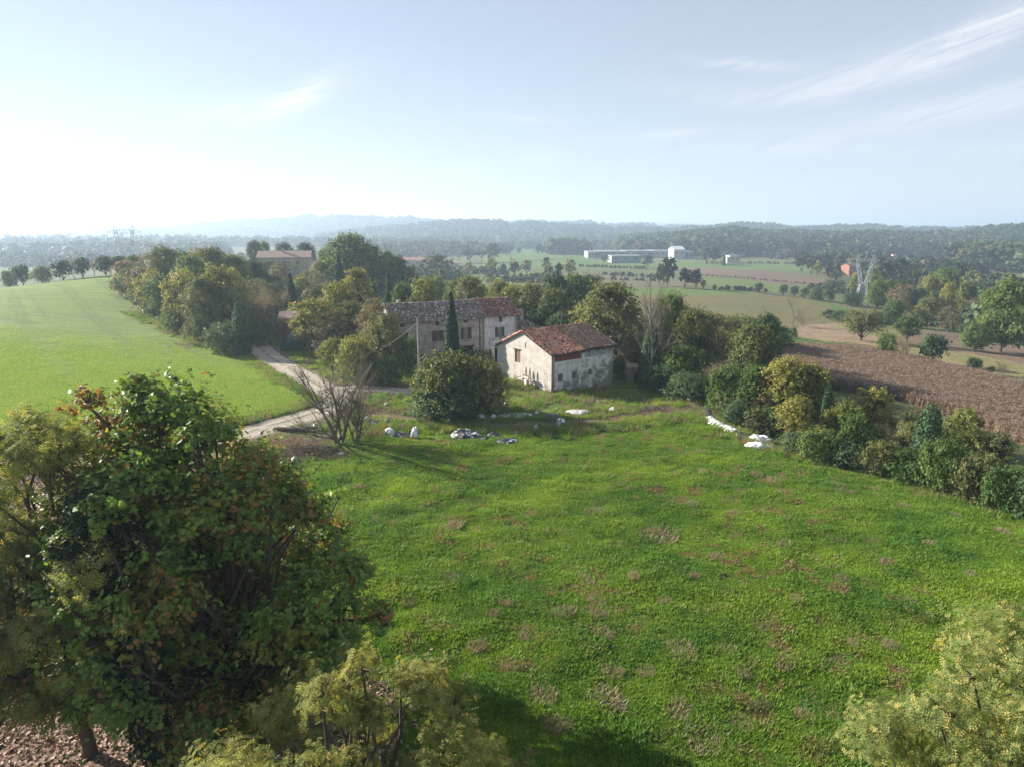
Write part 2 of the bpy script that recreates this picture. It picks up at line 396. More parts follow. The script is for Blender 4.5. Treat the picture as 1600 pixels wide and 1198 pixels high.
HILL = P((205,488),(260,512),(330,541),(390,562),(440,590),(488,613),(496,628),(470,640),(400,656),(355,668),(200,690),(0,716),('w',-80,54),('w',-200,50),('w',-230,110),('w',-190,172),('w',-127,173),('w',-100,181),('w',-84,170),('w',-70,150))
YARD = P((392,712),(450,706),(560,676),(650,668),(780,672),(900,672),(1000,660),(1100,655),(1130,640),(1100,600),(960,585),(800,560),(640,575),(585,590),(560,560),(470,540),(420,520),(380,512),('w',-60,125),('w',-75,134),(205,488),(260,512),(330,541),(390,562),(440,590),(488,613),(496,628),(470,640),(400,656),(355,668))
LITTER = [(-11,-40),(-11,12),(-13,24),(-17,36),(-21,46),(-26,55),(-46,56),(-75,44),(-90,-40)]
CORN = P((1205,556),(1240,547),(1330,551),(1430,568),(1520,591),(1600,612),(1720,650),(1800,760),(1600,695),(1500,655),(1400,625),(1320,612),(1260,603),(1205,585))
FIELDS = [  # polygon of the survey photo, ground colour
 (P((1000,452),(1180,458),(1300,470),(1420,500),(1330,506),(1240,512),(1200,520),(1000,520),(960,470)), (.155,.145,.068)),
 (P((860,424),(980,430),(1100,444),(1000,452),(880,446)), (.15,.135,.085)),
 (P((1040,418),(1120,417),(1220,426),(1300,438),(1275,448),(1180,440),(1080,428)), (.165,.120,.092)),
 (P((1100,434),(1190,440),(1300,455),(1300,462),(1180,452),(1110,446)), (.130,.175,.055)),
 (P((930,450),(1010,449),(1190,458),(1100,462),(950,460)), (.120,.180,.050)),
 (P((772,390),(905,396),(925,407),(1100,409),(1300,411),(1310,424),(1200,423),(1040,416),(900,420),(790,424),(745,418)), (.105,.165,.050)),
 (P((1170,396),(1300,396),(1300,406),(1190,404)), (.175,.135,.105)),
 (P((660,425),(780,425),(900,430),(880,448),(760,450),(660,448)), (.125,.165,.060)),
 (P((1240,512),(1330,505),(1440,520),(1600,562),(1600,600),(1480,574),(1400,548),(1330,536),(1250,532)), (.205,.195,.090)),
 (P((1250,508),(1330,505),(1300,512),(1430,538),(1400,545),(1320,535),(1240,524)), (.260,.200,.140)),
 (P((1390,512),(1480,520),(1600,542),(1700,560),(1700,590),(1600,570),(1500,550),(1420,534)), (.185,.135,.098)),
 (P((1240,530),(1330,538),(1420,558),(1520,582),(1600,600),(1600,612),(1520,594),(1430,572),(1330,556),(1240,550)), (.055,.115,.028)),
 (P((1360,404),(1470,405),(1600,432),(1750,440),(1750,450),(1600,448),(1530,444),(1440,428),(1360,414)), (.165,.118,.105)),
 (P((1100,409),(1000,404),(1140,398),(1180,404)), (.14,.16,.07)),
 (P((1510,448),(1610,444),(1700,446),(1700,458),(1560,462)), (.10,.15,.06)),
 (P((0,414),(60,410),(90,424),(30,440),(0,440)), (.12,.17,.06)),
 (P((1270,470),(1350,500),(1420,515),(1380,500),(1300,474)), (.10,.17,.045)),
]
# wheel tracks up the sown field
WHEELS = [smooth_line(P(*q)) for q in ([(10,455),(30,500),(70,550),(110,600)], [(18,452),(42,500),(84,550),(128,600)], [(90,445),(140,495),(200,545)], [(100,443),(150,493),(214,545)], [(150,438),(225,505),(330,565)], [(156,437),(235,505),(345,566)], [(35,452),(75,500)], [(205,440),(190,470)])]

def relief(x, y): return fbm(x/1.1, y/1.1, 21, 2)*.16 + fbm(x/2.6, y/2.6, 23, 2)*.34
# ------------------------------------------------------------------ one terrain, split where the land changes
def build_ground():
    ang = np.concatenate([np.radians(np.arange(-180, -47, 3.0)), np.radians(np.arange(-47, 47, .215)), np.radians(np.arange(47, 180.01, 3.0))])
    r = [1.0]
    while r[-1] < 8100:
        d = r[-1]; r.append(d + (max(.25, min(d*d/9000, .0105*d)) if d > 14 else 2.0 if d > 3 else 1.0))
    r = np.array(r); A, Rr = np.meshgrid(ang, r); X = np.sin(A)*Rr; Y = np.cos(A)*Rr; n, m = X.shape
    Z = height(X, Y)
    dt = dist_line(TRACK, X, Y); ds = dist_line(SPUR, X, Y); db = dist_line(PATHB, X, Y)
    near = Rr < 260
    jit = fbm(X/1.4, Y/1.4, 11, 3)
    # tracks lie a little sunk, with worn verges
    rut = np.clip(1-np.abs(np.minimum(dt, ds)-.85)/.45, 0, 1)
    Z = Z - np.where(near, np.clip(1.9-np.minimum(dt, ds), 0, .4)*.25 + rut*.05, 0)
    crop = inside(HILL, X, Y); mead = inside(MEADOW, X, Y)
    Z = Z + np.where(mead, relief(X, Y), 0)
    dirt = np.clip(1.7-(np.minimum(dt, ds)-1.9)/.9, 0, 1)*.9
    dirt = np.maximum(dirt, np.clip(1.5-(db+jit*1.2)/1.0, 0, 1))
    edge = dist_line(HILL[:7]+[HILL[7]], X, Y); dirt = np.maximum(dirt, np.clip(1.5-(edge+jit)/1.3, 0, 1)*.85)
    brush = P((455,700))[0]; dirt = np.maximum(dirt, np.clip(1.6-(np.hypot((X-brush[0])*.62, Y-brush[1])+jit*2)/3.2, 0, 1))
    wood = P((1020,648))[0]; dirt = np.maximum(dirt, np.clip(1.6-(np.hypot((X-wood[0])*.5, Y-wood[1])+jit*2)/2.6, 0, 1)*.9)
    wheel = np.zeros_like(X)
    for w in WHEELS: wheel = np.maximum(wheel, np.clip(1.15-dist_line(w, X, Y)/.5, 0, 1)*.7)
    V = np.stack([X, Y, Z], -1).reshape(-1, 3)
    j, i = np.meshgrid(np.arange(m-1), np.arange(n-1)); a = (i*m+j).ravel()
    F = np.stack([a, a+1, a+m+1, a+m], -1)
    fx = V[F, 0].mean(1); fy = V[F, 1].mean(1); fr = np.hypot(fx, fy)
    jx = fx + fbm(fx/.9, fy/.9, 31)*.7*np.clip(fr/60, 0, 1); jy = fy + fbm(fx/.9, fy/.9, 37)*.7*np.clip(fr/60, 0, 1)
    reg = np.zeros(len(F), int)
    land = np.tile(np.array([.120, .135, .060]), (len(V), 1))
    hh = ridge_h(V[:, 0], V[:, 1]); fo = np.clip(hh/14, 0, 1)[:, None]; land = land*(1-fo) + np.array([.050, .070, .034])*fo
    vx = V[:, 0]+fbm(V[:, 0]/9, V[:, 1]/9, 41)*4; vy = V[:, 1]+fbm(V[:, 0]/9, V[:, 1]/9, 43)*4
    wild = np.clip(1-np.abs(np.hypot(V[:, 0], V[:, 1])-90)/90, 0, 1)[:, None]; land = land*(1-wild)+np.array([.085, .105, .040])*wild
    for poly, col in FIELDS: land[inside(poly, vx, vy)] = col
    fdt = np.minimum(dist_line(TRACK, jx, jy), dist_line(SPUR, jx, jy))
    reg[inside(YARD, jx, jy)] = 1; reg[inside(MEADOW, jx, jy)] = 2; reg[inside(HILL, jx, jy)] = 3; reg[inside(LITTER, jx, jy)] = 4
    reg[inside(CORN, jx, jy)] = 5;
    names = ["farmland_ground", "farmyard_ground", "meadow", "sown_hill_field", "leaf_strewn_ground", "maize_field_ground", "gravel_track"]
    mats = [M_FIELD, M_YARD, M_MEADOW, M_HILL, M_LITTER, M_LITTER, M_TRACK]
    labels = ["patchwork of fields and low ground running out to the hills", "rough grass and bare earth around the farm buildings", "bright green meadow with brown dead patches filling the front",
              "pale green sown field on the hill to the left", "brown earth strewn with fallen leaves under the front trees", "brown soil of the dry maize field", "pale gravel farm track bending past the farm"]
    D = {"dirt": dirt.ravel(), "wheel": wheel.ravel(), "crown": np.clip(1.3-np.minimum(dt, ds).ravel()/.28, 0, 1), "land": land}
    for k, nm in enumerate(names):
        f = F[reg == k]
        if not len(f): continue
        u, inv = np.unique(f, return_inverse=True); f2 = inv.reshape(f.shape)[:, ::-1]
        at = {q: D[q][u] for q in (("land",) if k in (0,) else ("dirt", "wheel", "crown"))}
        o = obj(nm, np_mesh(nm, V[u], f2, [mats[k]], at, smooth=True)); tag(o, labels[k], kind="structure")
build_ground()
def build_track():
    for nm, line, w, lb in (("gravel_track", TRACK, 2.1, "pale gravel farm track bending past the farm"), ("track_spur", SPUR, 1.45, "short gravel spur leading from the track to the house")):
        L = np.array(smooth_line(line, 5)); T = np.gradient(L, axis=0); T /= np.linalg.norm(T, axis=1, keepdims=True)+1e-9; Nn = np.stack([-T[:, 1], T[:, 0]], -1); m = 15; n = len(L)
        u = np.linspace(-1, 1, m)[None]*np.ones((n, 1)); s = np.arange(n)[:, None]*.35+np.zeros((1, m)); wv = w*(1+.16*fbm(s, u*0+(u > 0)*9, 81, 4)*2+.10*fbm(s*4, (u > 0)*7., 85, 2)*2); off = u*wv
        X = L[:, 0:1]+Nn[:, 0:1]*off; Y = L[:, 1:2]+Nn[:, 1:2]*off; rut = np.clip(1-np.abs(np.abs(off)-.85)/.4, 0, 1)
        Z = height(X, Y)-.045*rut+.045*np.clip((1-np.abs(u))*4, 0, 1)-.05*(np.abs(u) > .99)+(.006 if nm == "track_spur" else 0); V = np.stack([X, Y, Z], -1).reshape(-1, 3)
        j, i = np.meshgrid(np.arange(m-1), np.arange(n-1)); a = (i*m+j).ravel(); F = np.stack([a, a+1, a+m+1, a+m], -1)
        o = obj(nm, np_mesh(nm, V, [F], [M_TRACK], {"crown": np.clip(1.3-np.abs(off).ravel()/.28, 0, 1)}, smooth=True)); tag(o, lb, kind="structure")
build_track()

# ------------------------------------------------------------------ scattering (only for what nobody could count)
def scatter(name, V, rz, sc, idx, sources, label, kind="stuff", tilt=None):
    me = bpy.data.meshes.new(name); V = np.asarray(V, np.float32); me.vertices.add(len(V)); me.vertices.foreach_set("co", V.ravel())
    a = me.attributes.new("rz", 'FLOAT_VECTOR', 'POINT'); rv = np.zeros((len(V), 3), np.float32); rv[:, 2] = rz
    if tilt is not None: rv[:, :2] = tilt
    a.data.foreach_set("vector", rv.ravel())
    a = me.attributes.new("sc", 'FLOAT_VECTOR', 'POINT'); s3 = np.asarray(sc, np.float32); s3 = np.stack([s3]*3, -1) if s3.ndim == 1 else s3
    a.data.foreach_set("vector", s3.ravel())
    a = me.attributes.new("idx", 'INT', 'POINT'); a.data.foreach_set("value", np.asarray(idx, np.int32))
    o = obj(name, me); tag(o, label, kind=kind)
    ng = bpy.data.node_groups.new(name, 'GeometryNodeTree')
    ng.interface.new_socket("Geometry", in_out='INPUT', socket_type='NodeSocketGeometry'); ng.interface.new_socket("Geometry", in_out='OUTPUT', socket_type='NodeSocketGeometry')
    N = ng.nodes; L = ng.links; gi = N.new('NodeGroupInput'); go = N.new('NodeGroupOutput'); iop = N.new('GeometryNodeInstanceOnPoints'); jn = N.new('GeometryNodeJoinGeometry')
    for s in reversed(sources):
        oi = N.new('GeometryNodeObjectInfo'); oi.inputs[0].default_value = s; oi.inputs["As Instance"].default_value = True; L.new(oi.outputs["Geometry"], jn.inputs[0])
    def na(nm, ty):
        q = N.new('GeometryNodeInputNamedAttribute'); q.data_type = ty; q.inputs[0].default_value = nm; return q.outputs[0]
    L.new(gi.outputs[0], iop.inputs["Points"]); L.new(jn.outputs[0], iop.inputs["Instance"]); iop.inputs["Pick Instance"].default_value = True
    L.new(na("idx", 'INT'), iop.inputs["Instance Index"]); L.new(na("rz", 'FLOAT_VECTOR'), iop.inputs["Rotation"]); L.new(na("sc", 'FLOAT_VECTOR'), iop.inputs["Scale"])
    L.new(iop.outputs[0], go.inputs[0]); md = o.modifiers.new("scatter", 'NODES'); md.node_group = ng
    return o

# ------------------------------------------------------------------ plants
BARK = barkmat("bark_brown", (.055, .042, .032), (.12, .095, .075)); BARK_G = barkmat("bark_grey", (.10, .092, .08), (.22, .20, .18))
BARK_W = barkmat("bark_walnut", (.10, .082, .066), (.20, .17, .14))
L_GREEN = leafmat("leaves_green", (0.038, 0.070, 0.021), (0.175, 0.260, 0.077), (.22, .21, .06), .06)
L_OLIVE = leafmat("leaves_olive", (0.059, 0.075, 0.029), (0.235, 0.265, 0.112), (.26, .20, .09), .08)
L_YELLOW = leafmat("leaves_yellow_green", (0.078, 0.104, 0.030), (0.309, 0.325, 0.101), (.40, .33, .10), .10, transl=.4)
L_BROWN = leafmat("leaves_russet", (0.080, 0.075, 0.044), (0.284, 0.253, 0.154), (.28, .17, .08), .10)
L_DARK = leafmat("leaves_dark_green", (0.021, 0.041, 0.021), (0.098, 0.161, 0.070), None, 0, transl=.18)
L_CYP = leafmat("leaves_cypress", (.012, .036, .016), (.040, .085, .034), None, 0, transl=.1, var=.1)
L_IVY = leafmat("leaves_ivy", (0.024, 0.049, 0.022), (0.133, 0.204, 0.084), (.16, .18, .07), .06, transl=.25, rough=.5)
L_OAK = leafmat("leaves_red_oak", (0.063, 0.125, 0.026), (0.224, 0.363, 0.079), (.28, .16, .05), .05, transl=.36, rough=.45, spec=.16, var=.05)
L_OAKR = leafmat("leaves_red_oak_turned", (0.180, 0.112, 0.045), (0.351, 0.230, 0.081), (.36, .19, .05), .15, transl=.38, rough=.5, spec=.12, var=.05)
L_LOC = leafmat("leaves_locust", (0.082, 0.122, 0.040), (0.294, 0.331, 0.106), (.36, .31, .08), .10, transl=.42, var=.05, rough=.75, spec=.15)
L_LOCY = leafmat("leaves_locust_yellow", (0.126, 0.149, 0.045), (0.304, 0.334, 0.114), (.45, .36, .14), .18, transl=.45, var=.05, rough=.75, spec=.15)
L_FAR = leafmat("leaves_far_wood", (.016, .032, .020), (.065, .095, .050), (.15, .125, .06), .08, transl=.2, var=.35)
L_FIG = leafmat("leaves_fig", (.050, .066, .024), (.185, .215, .075), (.34, .30, .12), .12, transl=.35)
L_LOCG = leafmat("leaves_locust_green", (0.040, 0.070, 0.033), (0.172, 0.241, 0.115), (.22, .22, .08), .06, transl=.42, var=.05, rough=.75, spec=.1)
L_OAKY = leafmat("leaves_red_oak_pale", (0.101, 0.134, 0.027), (0.308, 0.339, 0.072), (.36, .22, .05), .08, transl=.42, rough=.5, spec=.12, var=.05)
L_IVYD = leafmat("leaves_ivy_dark", (.008, .020, .009), (.022, .045, .018), None, 0, transl=.1, rough=.6, spec=.15, var=.05)
L_GREYG = leafmat("leaves_grey_green", (0.101, 0.128, 0.074), (0.216, 0.250, 0.149), None, 0)

def unit(v): return v/np.maximum(np.linalg.norm(v, axis=-1, keepdims=True), 1e-9)
def tubes(segs, n=5):
    """segs: list of (points (k,3), radii (k)) -> verts, quads"""
    Vs, Fs, b = [], [], 0
    for pts, rad in segs:
        pts = np.asarray(pts, float); rad = np.asarray(rad, float); k = len(pts)
        d = np.gradient(pts, axis=0); d = unit(d); up = np.where(np.abs(d[:, 2:3]) < .9, np.array([[0, 0, 1.]]), np.array([[1., 0, 0]]))
        x = unit(np.cross(d, up)); y = np.cross(x, d); a = np.arange(n)*2*math.pi/n
        V = pts[:, None]+(x[:, None]*np.cos(a)[None, :, None]+y[:, None]*np.sin(a)[None, :, None])*rad[:, None, None]
        Vs.append(V.reshape(-1, 3)); i, q = np.meshgrid(np.arange(k-1), np.arange(n), indexing='ij'); q2 = (q+1) % n
        Fs.append(np.stack([i*n+q, i*n+q2, (i+1)*n+q2, (i+1)*n+q], -1).reshape(-1, 4)+b); b += k*n
    return np.concatenate(Vs), np.concatenate(Fs)
def wob(a, b, r, k=4, amt=.08):
    a = np.array(a, float); b = np.array(b, float); t = np.linspace(0, 1, k)[:, None]; L = np.linalg.norm(b-a)
    p = a*(1-t)+b*t; p[1:-1] += (r.rand(k-2, 3)-.5)*L*amt*2; return p
# leaf shapes: points in (along, across, lift), triangles/quads
SHAPES = {
 'diamond': (np.array([(0,0,0),(.5,.34,.07),(1,0,0),(.5,-.34,.07)]), [np.array([[0,1,2,3]])]),
 'tri': (np.array([(0,.3,0),(1,0,0),(0,-.3,0)]), [np.array([[0,1,2]])]),
 'lobed': (np.array([(0,0,0),(.30,.36,.10),(.45,.14,.02),(.72,.30,.06),(1,0,0),(.72,-.30,.06),(.45,-.14,.02),(.30,-.36,.10)]), [np.array([[0,1,2],[2,3,4],[4,5,6],[6,7,0]]), np.array([[0,2,4,6]])]),
 'rag': (np.array([(0,0,0),(.2,.42,.1),(.5,.16,0),(.75,.45,-.1),(1,.02,0),(.8,-.4,.1),(.5,-.2,0),(.25,-.45,-.08)]), [np.array([[0,1,2],[2,3,4],[4,5,6],[6,7,0]]), np.array([[0,2,4,6]])]),
}
def _frond():
    v = [(0,0,0),(1,0,-.12)]; t = []
    for k in range(3):
        x = .14+k*.29; z = -.12*x*x
        for s in (1, -1):
            b = len(v); v += [(x-.03, .02*s, z), (x+.12, .32*s, z+.03), (x+.20, .07*s, z)]; t.append((b, b+1, b+2))
    b = len(v); v += [(.92,.05,-.1),(1.16,0,-.15),(.92,-.05,-.1)]; t.append((b, b+1, b+2))
    return np.array(v), [np.array(t)]
SHAPES['frond'] = _frond()
def leaves(C, Nrm, size, r, shape='diamond', tint=None, droop=0.0):
    base, fl = SHAPES[shape]; n = len(C); k = len(base)
    Nrm = unit(Nrm + (r.rand(n, 3)-.5)*1.1); t = r.randn(n, 3); t[:, 2] -= droop*1.5
    t = unit(t - (t*Nrm).sum(-1, keepdims=True)*Nrm); b = np.cross(Nrm, t); s = (size*(.7+.6*r.rand(n)))[:, None, None] if np.isscalar(size) else (size*(.7+.6*r.rand(n)))[:, None, None]
    loc = base[None]-np.array([.5, 0, 0])
    V = C[:, None]+s*(loc[..., 0:1]*t[:, None]+loc[..., 1:2]*b[:, None]+loc[..., 2:3]*Nrm[:, None])
    F = [(f[None]+(np.arange(n)*k)[:, None, None]).reshape(-1, f.shape[1]) for f in fl]
    tint = r.rand(n) if tint is None else tint
    return V.reshape(-1, 3), F, np.repeat(tint, k), np.repeat(r.rand(n), k)
def crown_points(r, lobes, n, hollow=.55, gap=.42, gs=1.0, spray=10, sl=.58):
    """lobes (k,4): centre + radius. Leaves sit on short sprays that leave the lobes outward; returns points, normals, tint"""
    lobes = np.asarray(lobes, float); w = lobes[:, 3]**2; w /= w.sum(); ns = max(20, int(n/spray*1.9))
    k = r.choice(len(lobes), ns, p=w); d = unit(r.randn(ns, 3)); d[:, 2] = np.where(d[:, 2] < -.35, -d[:, 2]*.7, d[:, 2]); d = unit(d)
    sd_ = r.rand(len(lobes))*50; bump = .72+.62*vnoise(d[:, 0]*2.3+sd_[k], d[:, 1]*2.3+d[:, 2]*2.9+sd_[k]*1.7, 4)
    rad = lobes[k, 3]*(hollow+(1-hollow)*r.rand(ns)**.6)*bump; C = lobes[k, :3]+d*rad[:, None]*np.array([1, 1, .88])
    f = gs*6.0/np.median(lobes[:, 3]); g = vnoise(C[:, 0]*f*.5+C[:, 2]*f*.37, C[:, 1]*f*.5-C[:, 2]*f*.31, int(r.randint(1000)))
    keep = g > gap*(.55+.9*r.rand(ns)); C, d, k = C[keep], d[keep], k[keep]; m = len(C)
    ax = unit(d+.75*r.randn(m, 3)*.8+np.array([0, 0, .25])); L = lobes[k, 3]*sl*(.5+.9*r.rand(m)); st = r.rand(m)
    j = np.repeat(np.arange(m), spray); t = r.rand(len(j))*1.3-.5; Pp = C[j]+ax[j]*(L[j]*t)[:, None]+r.randn(len(j), 3)*(L[j]*.13)[:, None]
    if len(Pp) > n: q = r.permutation(len(Pp))[:n]; Pp, j = Pp[q], j[q]
    lt = r.rand(len(lobes))[k[j]]; return Pp, d[j], np.clip(.30*lt+.40*st[j]+.45*r.rand(len(Pp))-.08, 0, 1), k[j]
def env_lobes(r, H, Rad, base, n, prof='round', lr=.36):
    out = []; z0 = base*H
    for i in range(n):
        t = (i+.5)/n; z = z0+(H-z0)*(.08+.84*t); u = (z-z0)/(H-z0)
        pr = {'round': math.sqrt(max(0, 1-(2*u-.85)**2*.72)), 'cone': (1-u)**.75*1.05+.05, 'egg': math.sin(math.pi*min(1, u*.85+.17))**.7, 'flat': 1.0 if u > .2 else .7, 'column': .9-.5*u*u}[prof]
        a = i*2.399+r.rand()*.9; L = Rad*lr*(.8+.5*r.rand())*(.6+.5*pr); q = max(0, Rad*pr-L*.8)*(.55+.5*r.rand())
        out.append((math.cos(a)*q, math.sin(a)*q, min(z, H-L*.75), L))
    out.append((0, 0, H-Rad*lr*.8, Rad*lr)); return np.array(out)
def wood_for(r, H, lobes, base, tr, twig=4, multi=1, n=5):
    segs = []; tops = []
    for q in range(multi):
        ox = (r.rand(2)-.5)*(.9 if multi > 1 else .15)*H*.12
        top = np.array([ox[0]*1.5, ox[1]*1.5, H*.72]); p = wob((ox[0]*.3, ox[1]*.3, -.4), top, r, 6, .035); segs.append((p, np.linspace(tr/math.sqrt(multi), tr*.22, 6))); tops.append(p)
    for l in lobes:
        p = tops[r.randint(multi)]; k = min(4, max(1, int(5*min(.95, max(base*.9, (l[2]/H)*.75))))); s = p[k]; e = wob(s, l[:3], r, 4, .1)
        segs.append((e, np.linspace(tr*.42, tr*.12, 4)))
        for _ in range(twig):
            d = unit(r.randn(3)+np.array([0, 0, .4])); segs.append((wob(l[:3]-d*l[3]*.1, l[:3]+d*l[3]*(.75+.3*r.rand()), r, 3, .12), np.array([tr*.12, tr*.06, tr*.02])))
    return tubes(segs, n)
PROTO = {}
def proto(key, H, Rad, mat, seed, base=.22, nl=16, n=7000, size=.34, prof='round', lr=.36, shape='diamond', tr=.22, gap=.42, hollow=.5, twig=3, multi=1, bark=BARK, gs=1.0, droop=0.0, upb=.5):
    r = np.random.RandomState(seed); lb = env_lobes(r, H, Rad, base, nl, prof, lr); Pp, d, t, k = crown_points(r, lb, n, hollow, gap, gs)
    V, F, ti, od = leaves(Pp, d*.7+np.array([0, 0, upb]), size, r, shape, t, droop)
    crown = np_mesh("crown", V, F, [mat], {"tint": ti, "odd": od}); tv, tf = wood_for(r, H, lb, base, tr, twig, multi, 5); trunk = np_mesh("trunk", tv, tf, [bark], smooth=True)
    PROTO.setdefault(key, []).append((crown, trunk, H, Rad))
def bare_segs(r, H, spread=.5, levels=5, kids=3, tr=.2, first=.22, up=.25, lenr=.72, fan=.75):
    segs = []; tips = []
    def grow(p, d, L, rad, lv):
        k = 4; pts = [np.array(p)]; dd = np.array(d)
        for i in range(k-1):
            dd = unit(dd+(r.rand(3)-.5)*.32+np.array([0, 0, up*.14])); pts.append(pts[-1]+dd*L/(k-1))
        segs.append((np.array(pts), np.linspace(rad, rad*.6, k)))
        if lv <= 0: tips.append(pts[-1]); return
        m = kids+(r.rand() < .4)
        for c in range(m):
            j = k-1 if c == 0 else 1+r.randint(k-1); nd = unit(dd + (unit(r.randn(3))*fan if c else unit(r.randn(3))*.28) + np.array([0, 0, up*.6]))
            grow(pts[j], nd, L*lenr*(.75+.4*r.rand()), rad*(.62 if c == 0 else .48), lv-1)
    L0 = H*first
    grow((0, 0, -.3), (0, 0, 1), L0+.3, tr, levels); return segs, tips
def bare_proto(key, H, seed, mat=None, n=0, size=.2, bark=BARK_G, stems=1, splay=.24, **kw):
    r = np.random.RandomState(seed); segs = []; tips = []
    for s in range(stems):
        a, b = bare_segs(r, H, **kw)
        if stems > 1:
            an = s*2.4+r.rand(); sh = np.array([math.cos(an), math.sin(an), 0]); a = [(p+sh*(.15+p[:, 2:3]*splay), q) for p, q in a]; b = [p+sh*(.15+p[2]*splay) for p in b]
        segs += a; tips += b
    zmax = max(s[0][:, 2].max() for s in segs); f = H/zmax; segs = [(p*f, q) for p, q in segs]; tips = np.array(tips)*f
    Rad = float(np.percentile(np.hypot(tips[:, 0], tips[:, 1]), 92)); cl = [s for s in segs if s[1][0] > .022]; tw = [s for s in segs if s[1][0] <= .022]
    tv, tf = tubes(cl, 5); trunk = np_mesh("trunk", tv, tf, [bark], smooth=True)
    if not tw: tw = segs[-20:]
    V, F = tubes(tw, 3); at = {"tint": np.full(len(V), .4), "odd": np.zeros(len(V))}; mats = [bark]; Fs = [F]; mi = np.zeros(len(F), int)
    if n:
        q = tips[r.randint(len(tips), size=n)]+r.randn(n, 3)*.04*H; LV, LF, ti, od = leaves(q, r.randn(n, 3)*.6+np.array([0, 0, .5]), size, r, 'diamond')
        Fs = [F]+[f_+len(V) for f_ in LF]; mi = np.concatenate([mi, np.ones(sum(len(x) for x in LF), int)]); V = np.concatenate([V, LV])
        at = {"tint": np.concatenate([at["tint"], ti]), "odd": np.concatenate([at["odd"], od])}; mats.append(mat)
    PROTO.setdefault(key, []).append((np_mesh("crown", V, Fs, mats, at, mi), trunk, H, max(Rad, .5)))
def cone_proto(key, H, Rad, mat, seed, n, size, power=1.0, base=.03, droop=.0, tiers=0, tr=.15):
    r = np.random.RandomState(seed); u = r.rand(n*2)**.62; z = H*(base+(1-base)*(1-u)); rr = Rad*(u**power if power else 1)*np.where(u > .93, (1-u)/.07*.6+.4, 1)
    if tiers: ph = (z/H*tiers) % 1.0; rr = rr*(.55+.6*(1-ph))
    a = r.rand(n*2)*2*math.pi; lump = .80+.38*vnoise(a*2.2+seed, z*1.4/max(.4, Rad), seed); q = rr*lump*(.72+.28*r.rand(n*2)); Pp = np.stack([np.cos(a)*q, np.sin(a)*q, z], -1)
    keep = vnoise(a*4, z*2.5, seed+3) > .22*r.rand(n*2)+.10; Pp = Pp[keep][:n]; a = a[keep][:n]; d = np.stack([np.cos(a), np.sin(a), .35+0*a-droop], -1)
    V, F, ti, od = leaves(Pp, d, size, r, 'diamond', None, droop); crown = np_mesh("crown", V, F, [mat], {"tint": ti, "odd": od})
    tv, tf = tubes([(np.array([(0,0,-.4),(0,0,H*.5),(0,0,H*.93)]), np.array([tr, tr*.6, .02]))], 6); PROTO.setdefault(key, []).append((crown, np_mesh("trunk", tv, tf, [BARK], smooth=True), H, Rad))

for s in (1, 2): proto('green', 10, 4.2, L_GREEN, s, n=9000, size=.36)
for s in (3, 4): proto('olive', 10, 4.2, L_OLIVE, s, n=9500, size=.32, gap=.46, nl=18)
for s in (5, 6): proto('yellow', 10, 3.8, L_YELLOW, s, n=8500, size=.33, gap=.50, nl=15, lr=.33, base=.25)
for s in (7,): proto('brown', 10, 4.2, L_BROWN, s, n=7500, size=.27, gap=.50, nl=18, lr=.34, twig=7, bark=BARK_G)
for s in (8, 9): proto('dark', 10, 4.3, L_DARK, s, n=8500, size=.36, gap=.36)
for s in (10, 11): proto('tallgreen', 12, 3.4, L_GREEN, s, n=8000, size=.36, prof='egg', nl=18)
for s in (28, 29): proto('dense', 10, 4.2, L_GREEN, s, n=13000, size=.34, base=.03, nl=26, lr=.34, gap=.34)
proto('poplar', 12, 2.3, L_YELLOW, 12, n=6500, size=.30, prof='egg', nl=18, lr=.5, base=.1)
proto('bush', 4, 3.4, L_GREEN, 13, n=7500, size=.27, prof='round', base=.02, nl=18, lr=.34, multi=4, tr=.1)
proto('figbush', 4, 3.4, L_FIG, 33, n=9000, size=.24, prof='round', base=.02, nl=24, lr=.32, multi=4, tr=.1, gap=.46)
proto('darkbush', 4, 3.4, L_IVY, 14, n=8000, size=.24, prof='round', base=.0, nl=22, lr=.32, multi=4, tr=.08)
proto('olivebush', 4, 3.4, L_OLIVE, 15, n=7000, size=.25, prof='round', base=.0, nl=20, lr=.32, multi=4, tr=.08, gap=.46)
proto('yellowbush', 5, 3.4, L_YELLOW, 27, n=8000, size=.25, prof='round', base=.0, nl=20, lr=.32, multi=4, tr=.08, gap=.48)
proto('orchard', 4, 3.0, L_DARK, 16, n=3500, size=.30, prof='round', base=.22, nl=12, tr=.16)
proto('walnut', 7, 5.2, L_OLIVE, 17, n=8000, size=.32, prof='round', base=.26, nl=20, lr=.30, gap=.46, tr=.3)
proto('umbrella', 9, 5, L_DARK, 18, n=4000, size=.45, prof='flat', base=.68, nl=12, lr=.3, tr=.3)
cone_proto('cypress', 12, 1.25, L_CYP, 20, 8000, .26, .55, .01)
cone_proto('fir', 11, 3.0, L_DARK, 21, 7000, .34, .85, .08, .3, 9)
cone_proto('ivycolumn', 8, 1.7, L_DARK, 22, 5500, .24, .35, .02)
bare_proto('bare', 9, 30, stems=2, levels=5, kids=3, tr=.17, first=.26)
bare_proto('bare', 9, 31, stems=1, levels=5, kids=3, tr=.2, first=.24)
bare_proto('barewide', 8, 36, stems=4, levels=5, kids=3, tr=.19, first=.22, fan=1.0, splay=.42, lenr=.76, up=.16, bark=BARK_W)
bare_proto('fuzzy', 9, 33, L_BROWN, 2600, .16, stems=2, levels=5, kids=3, tr=.14, first=.24, fan=.6)
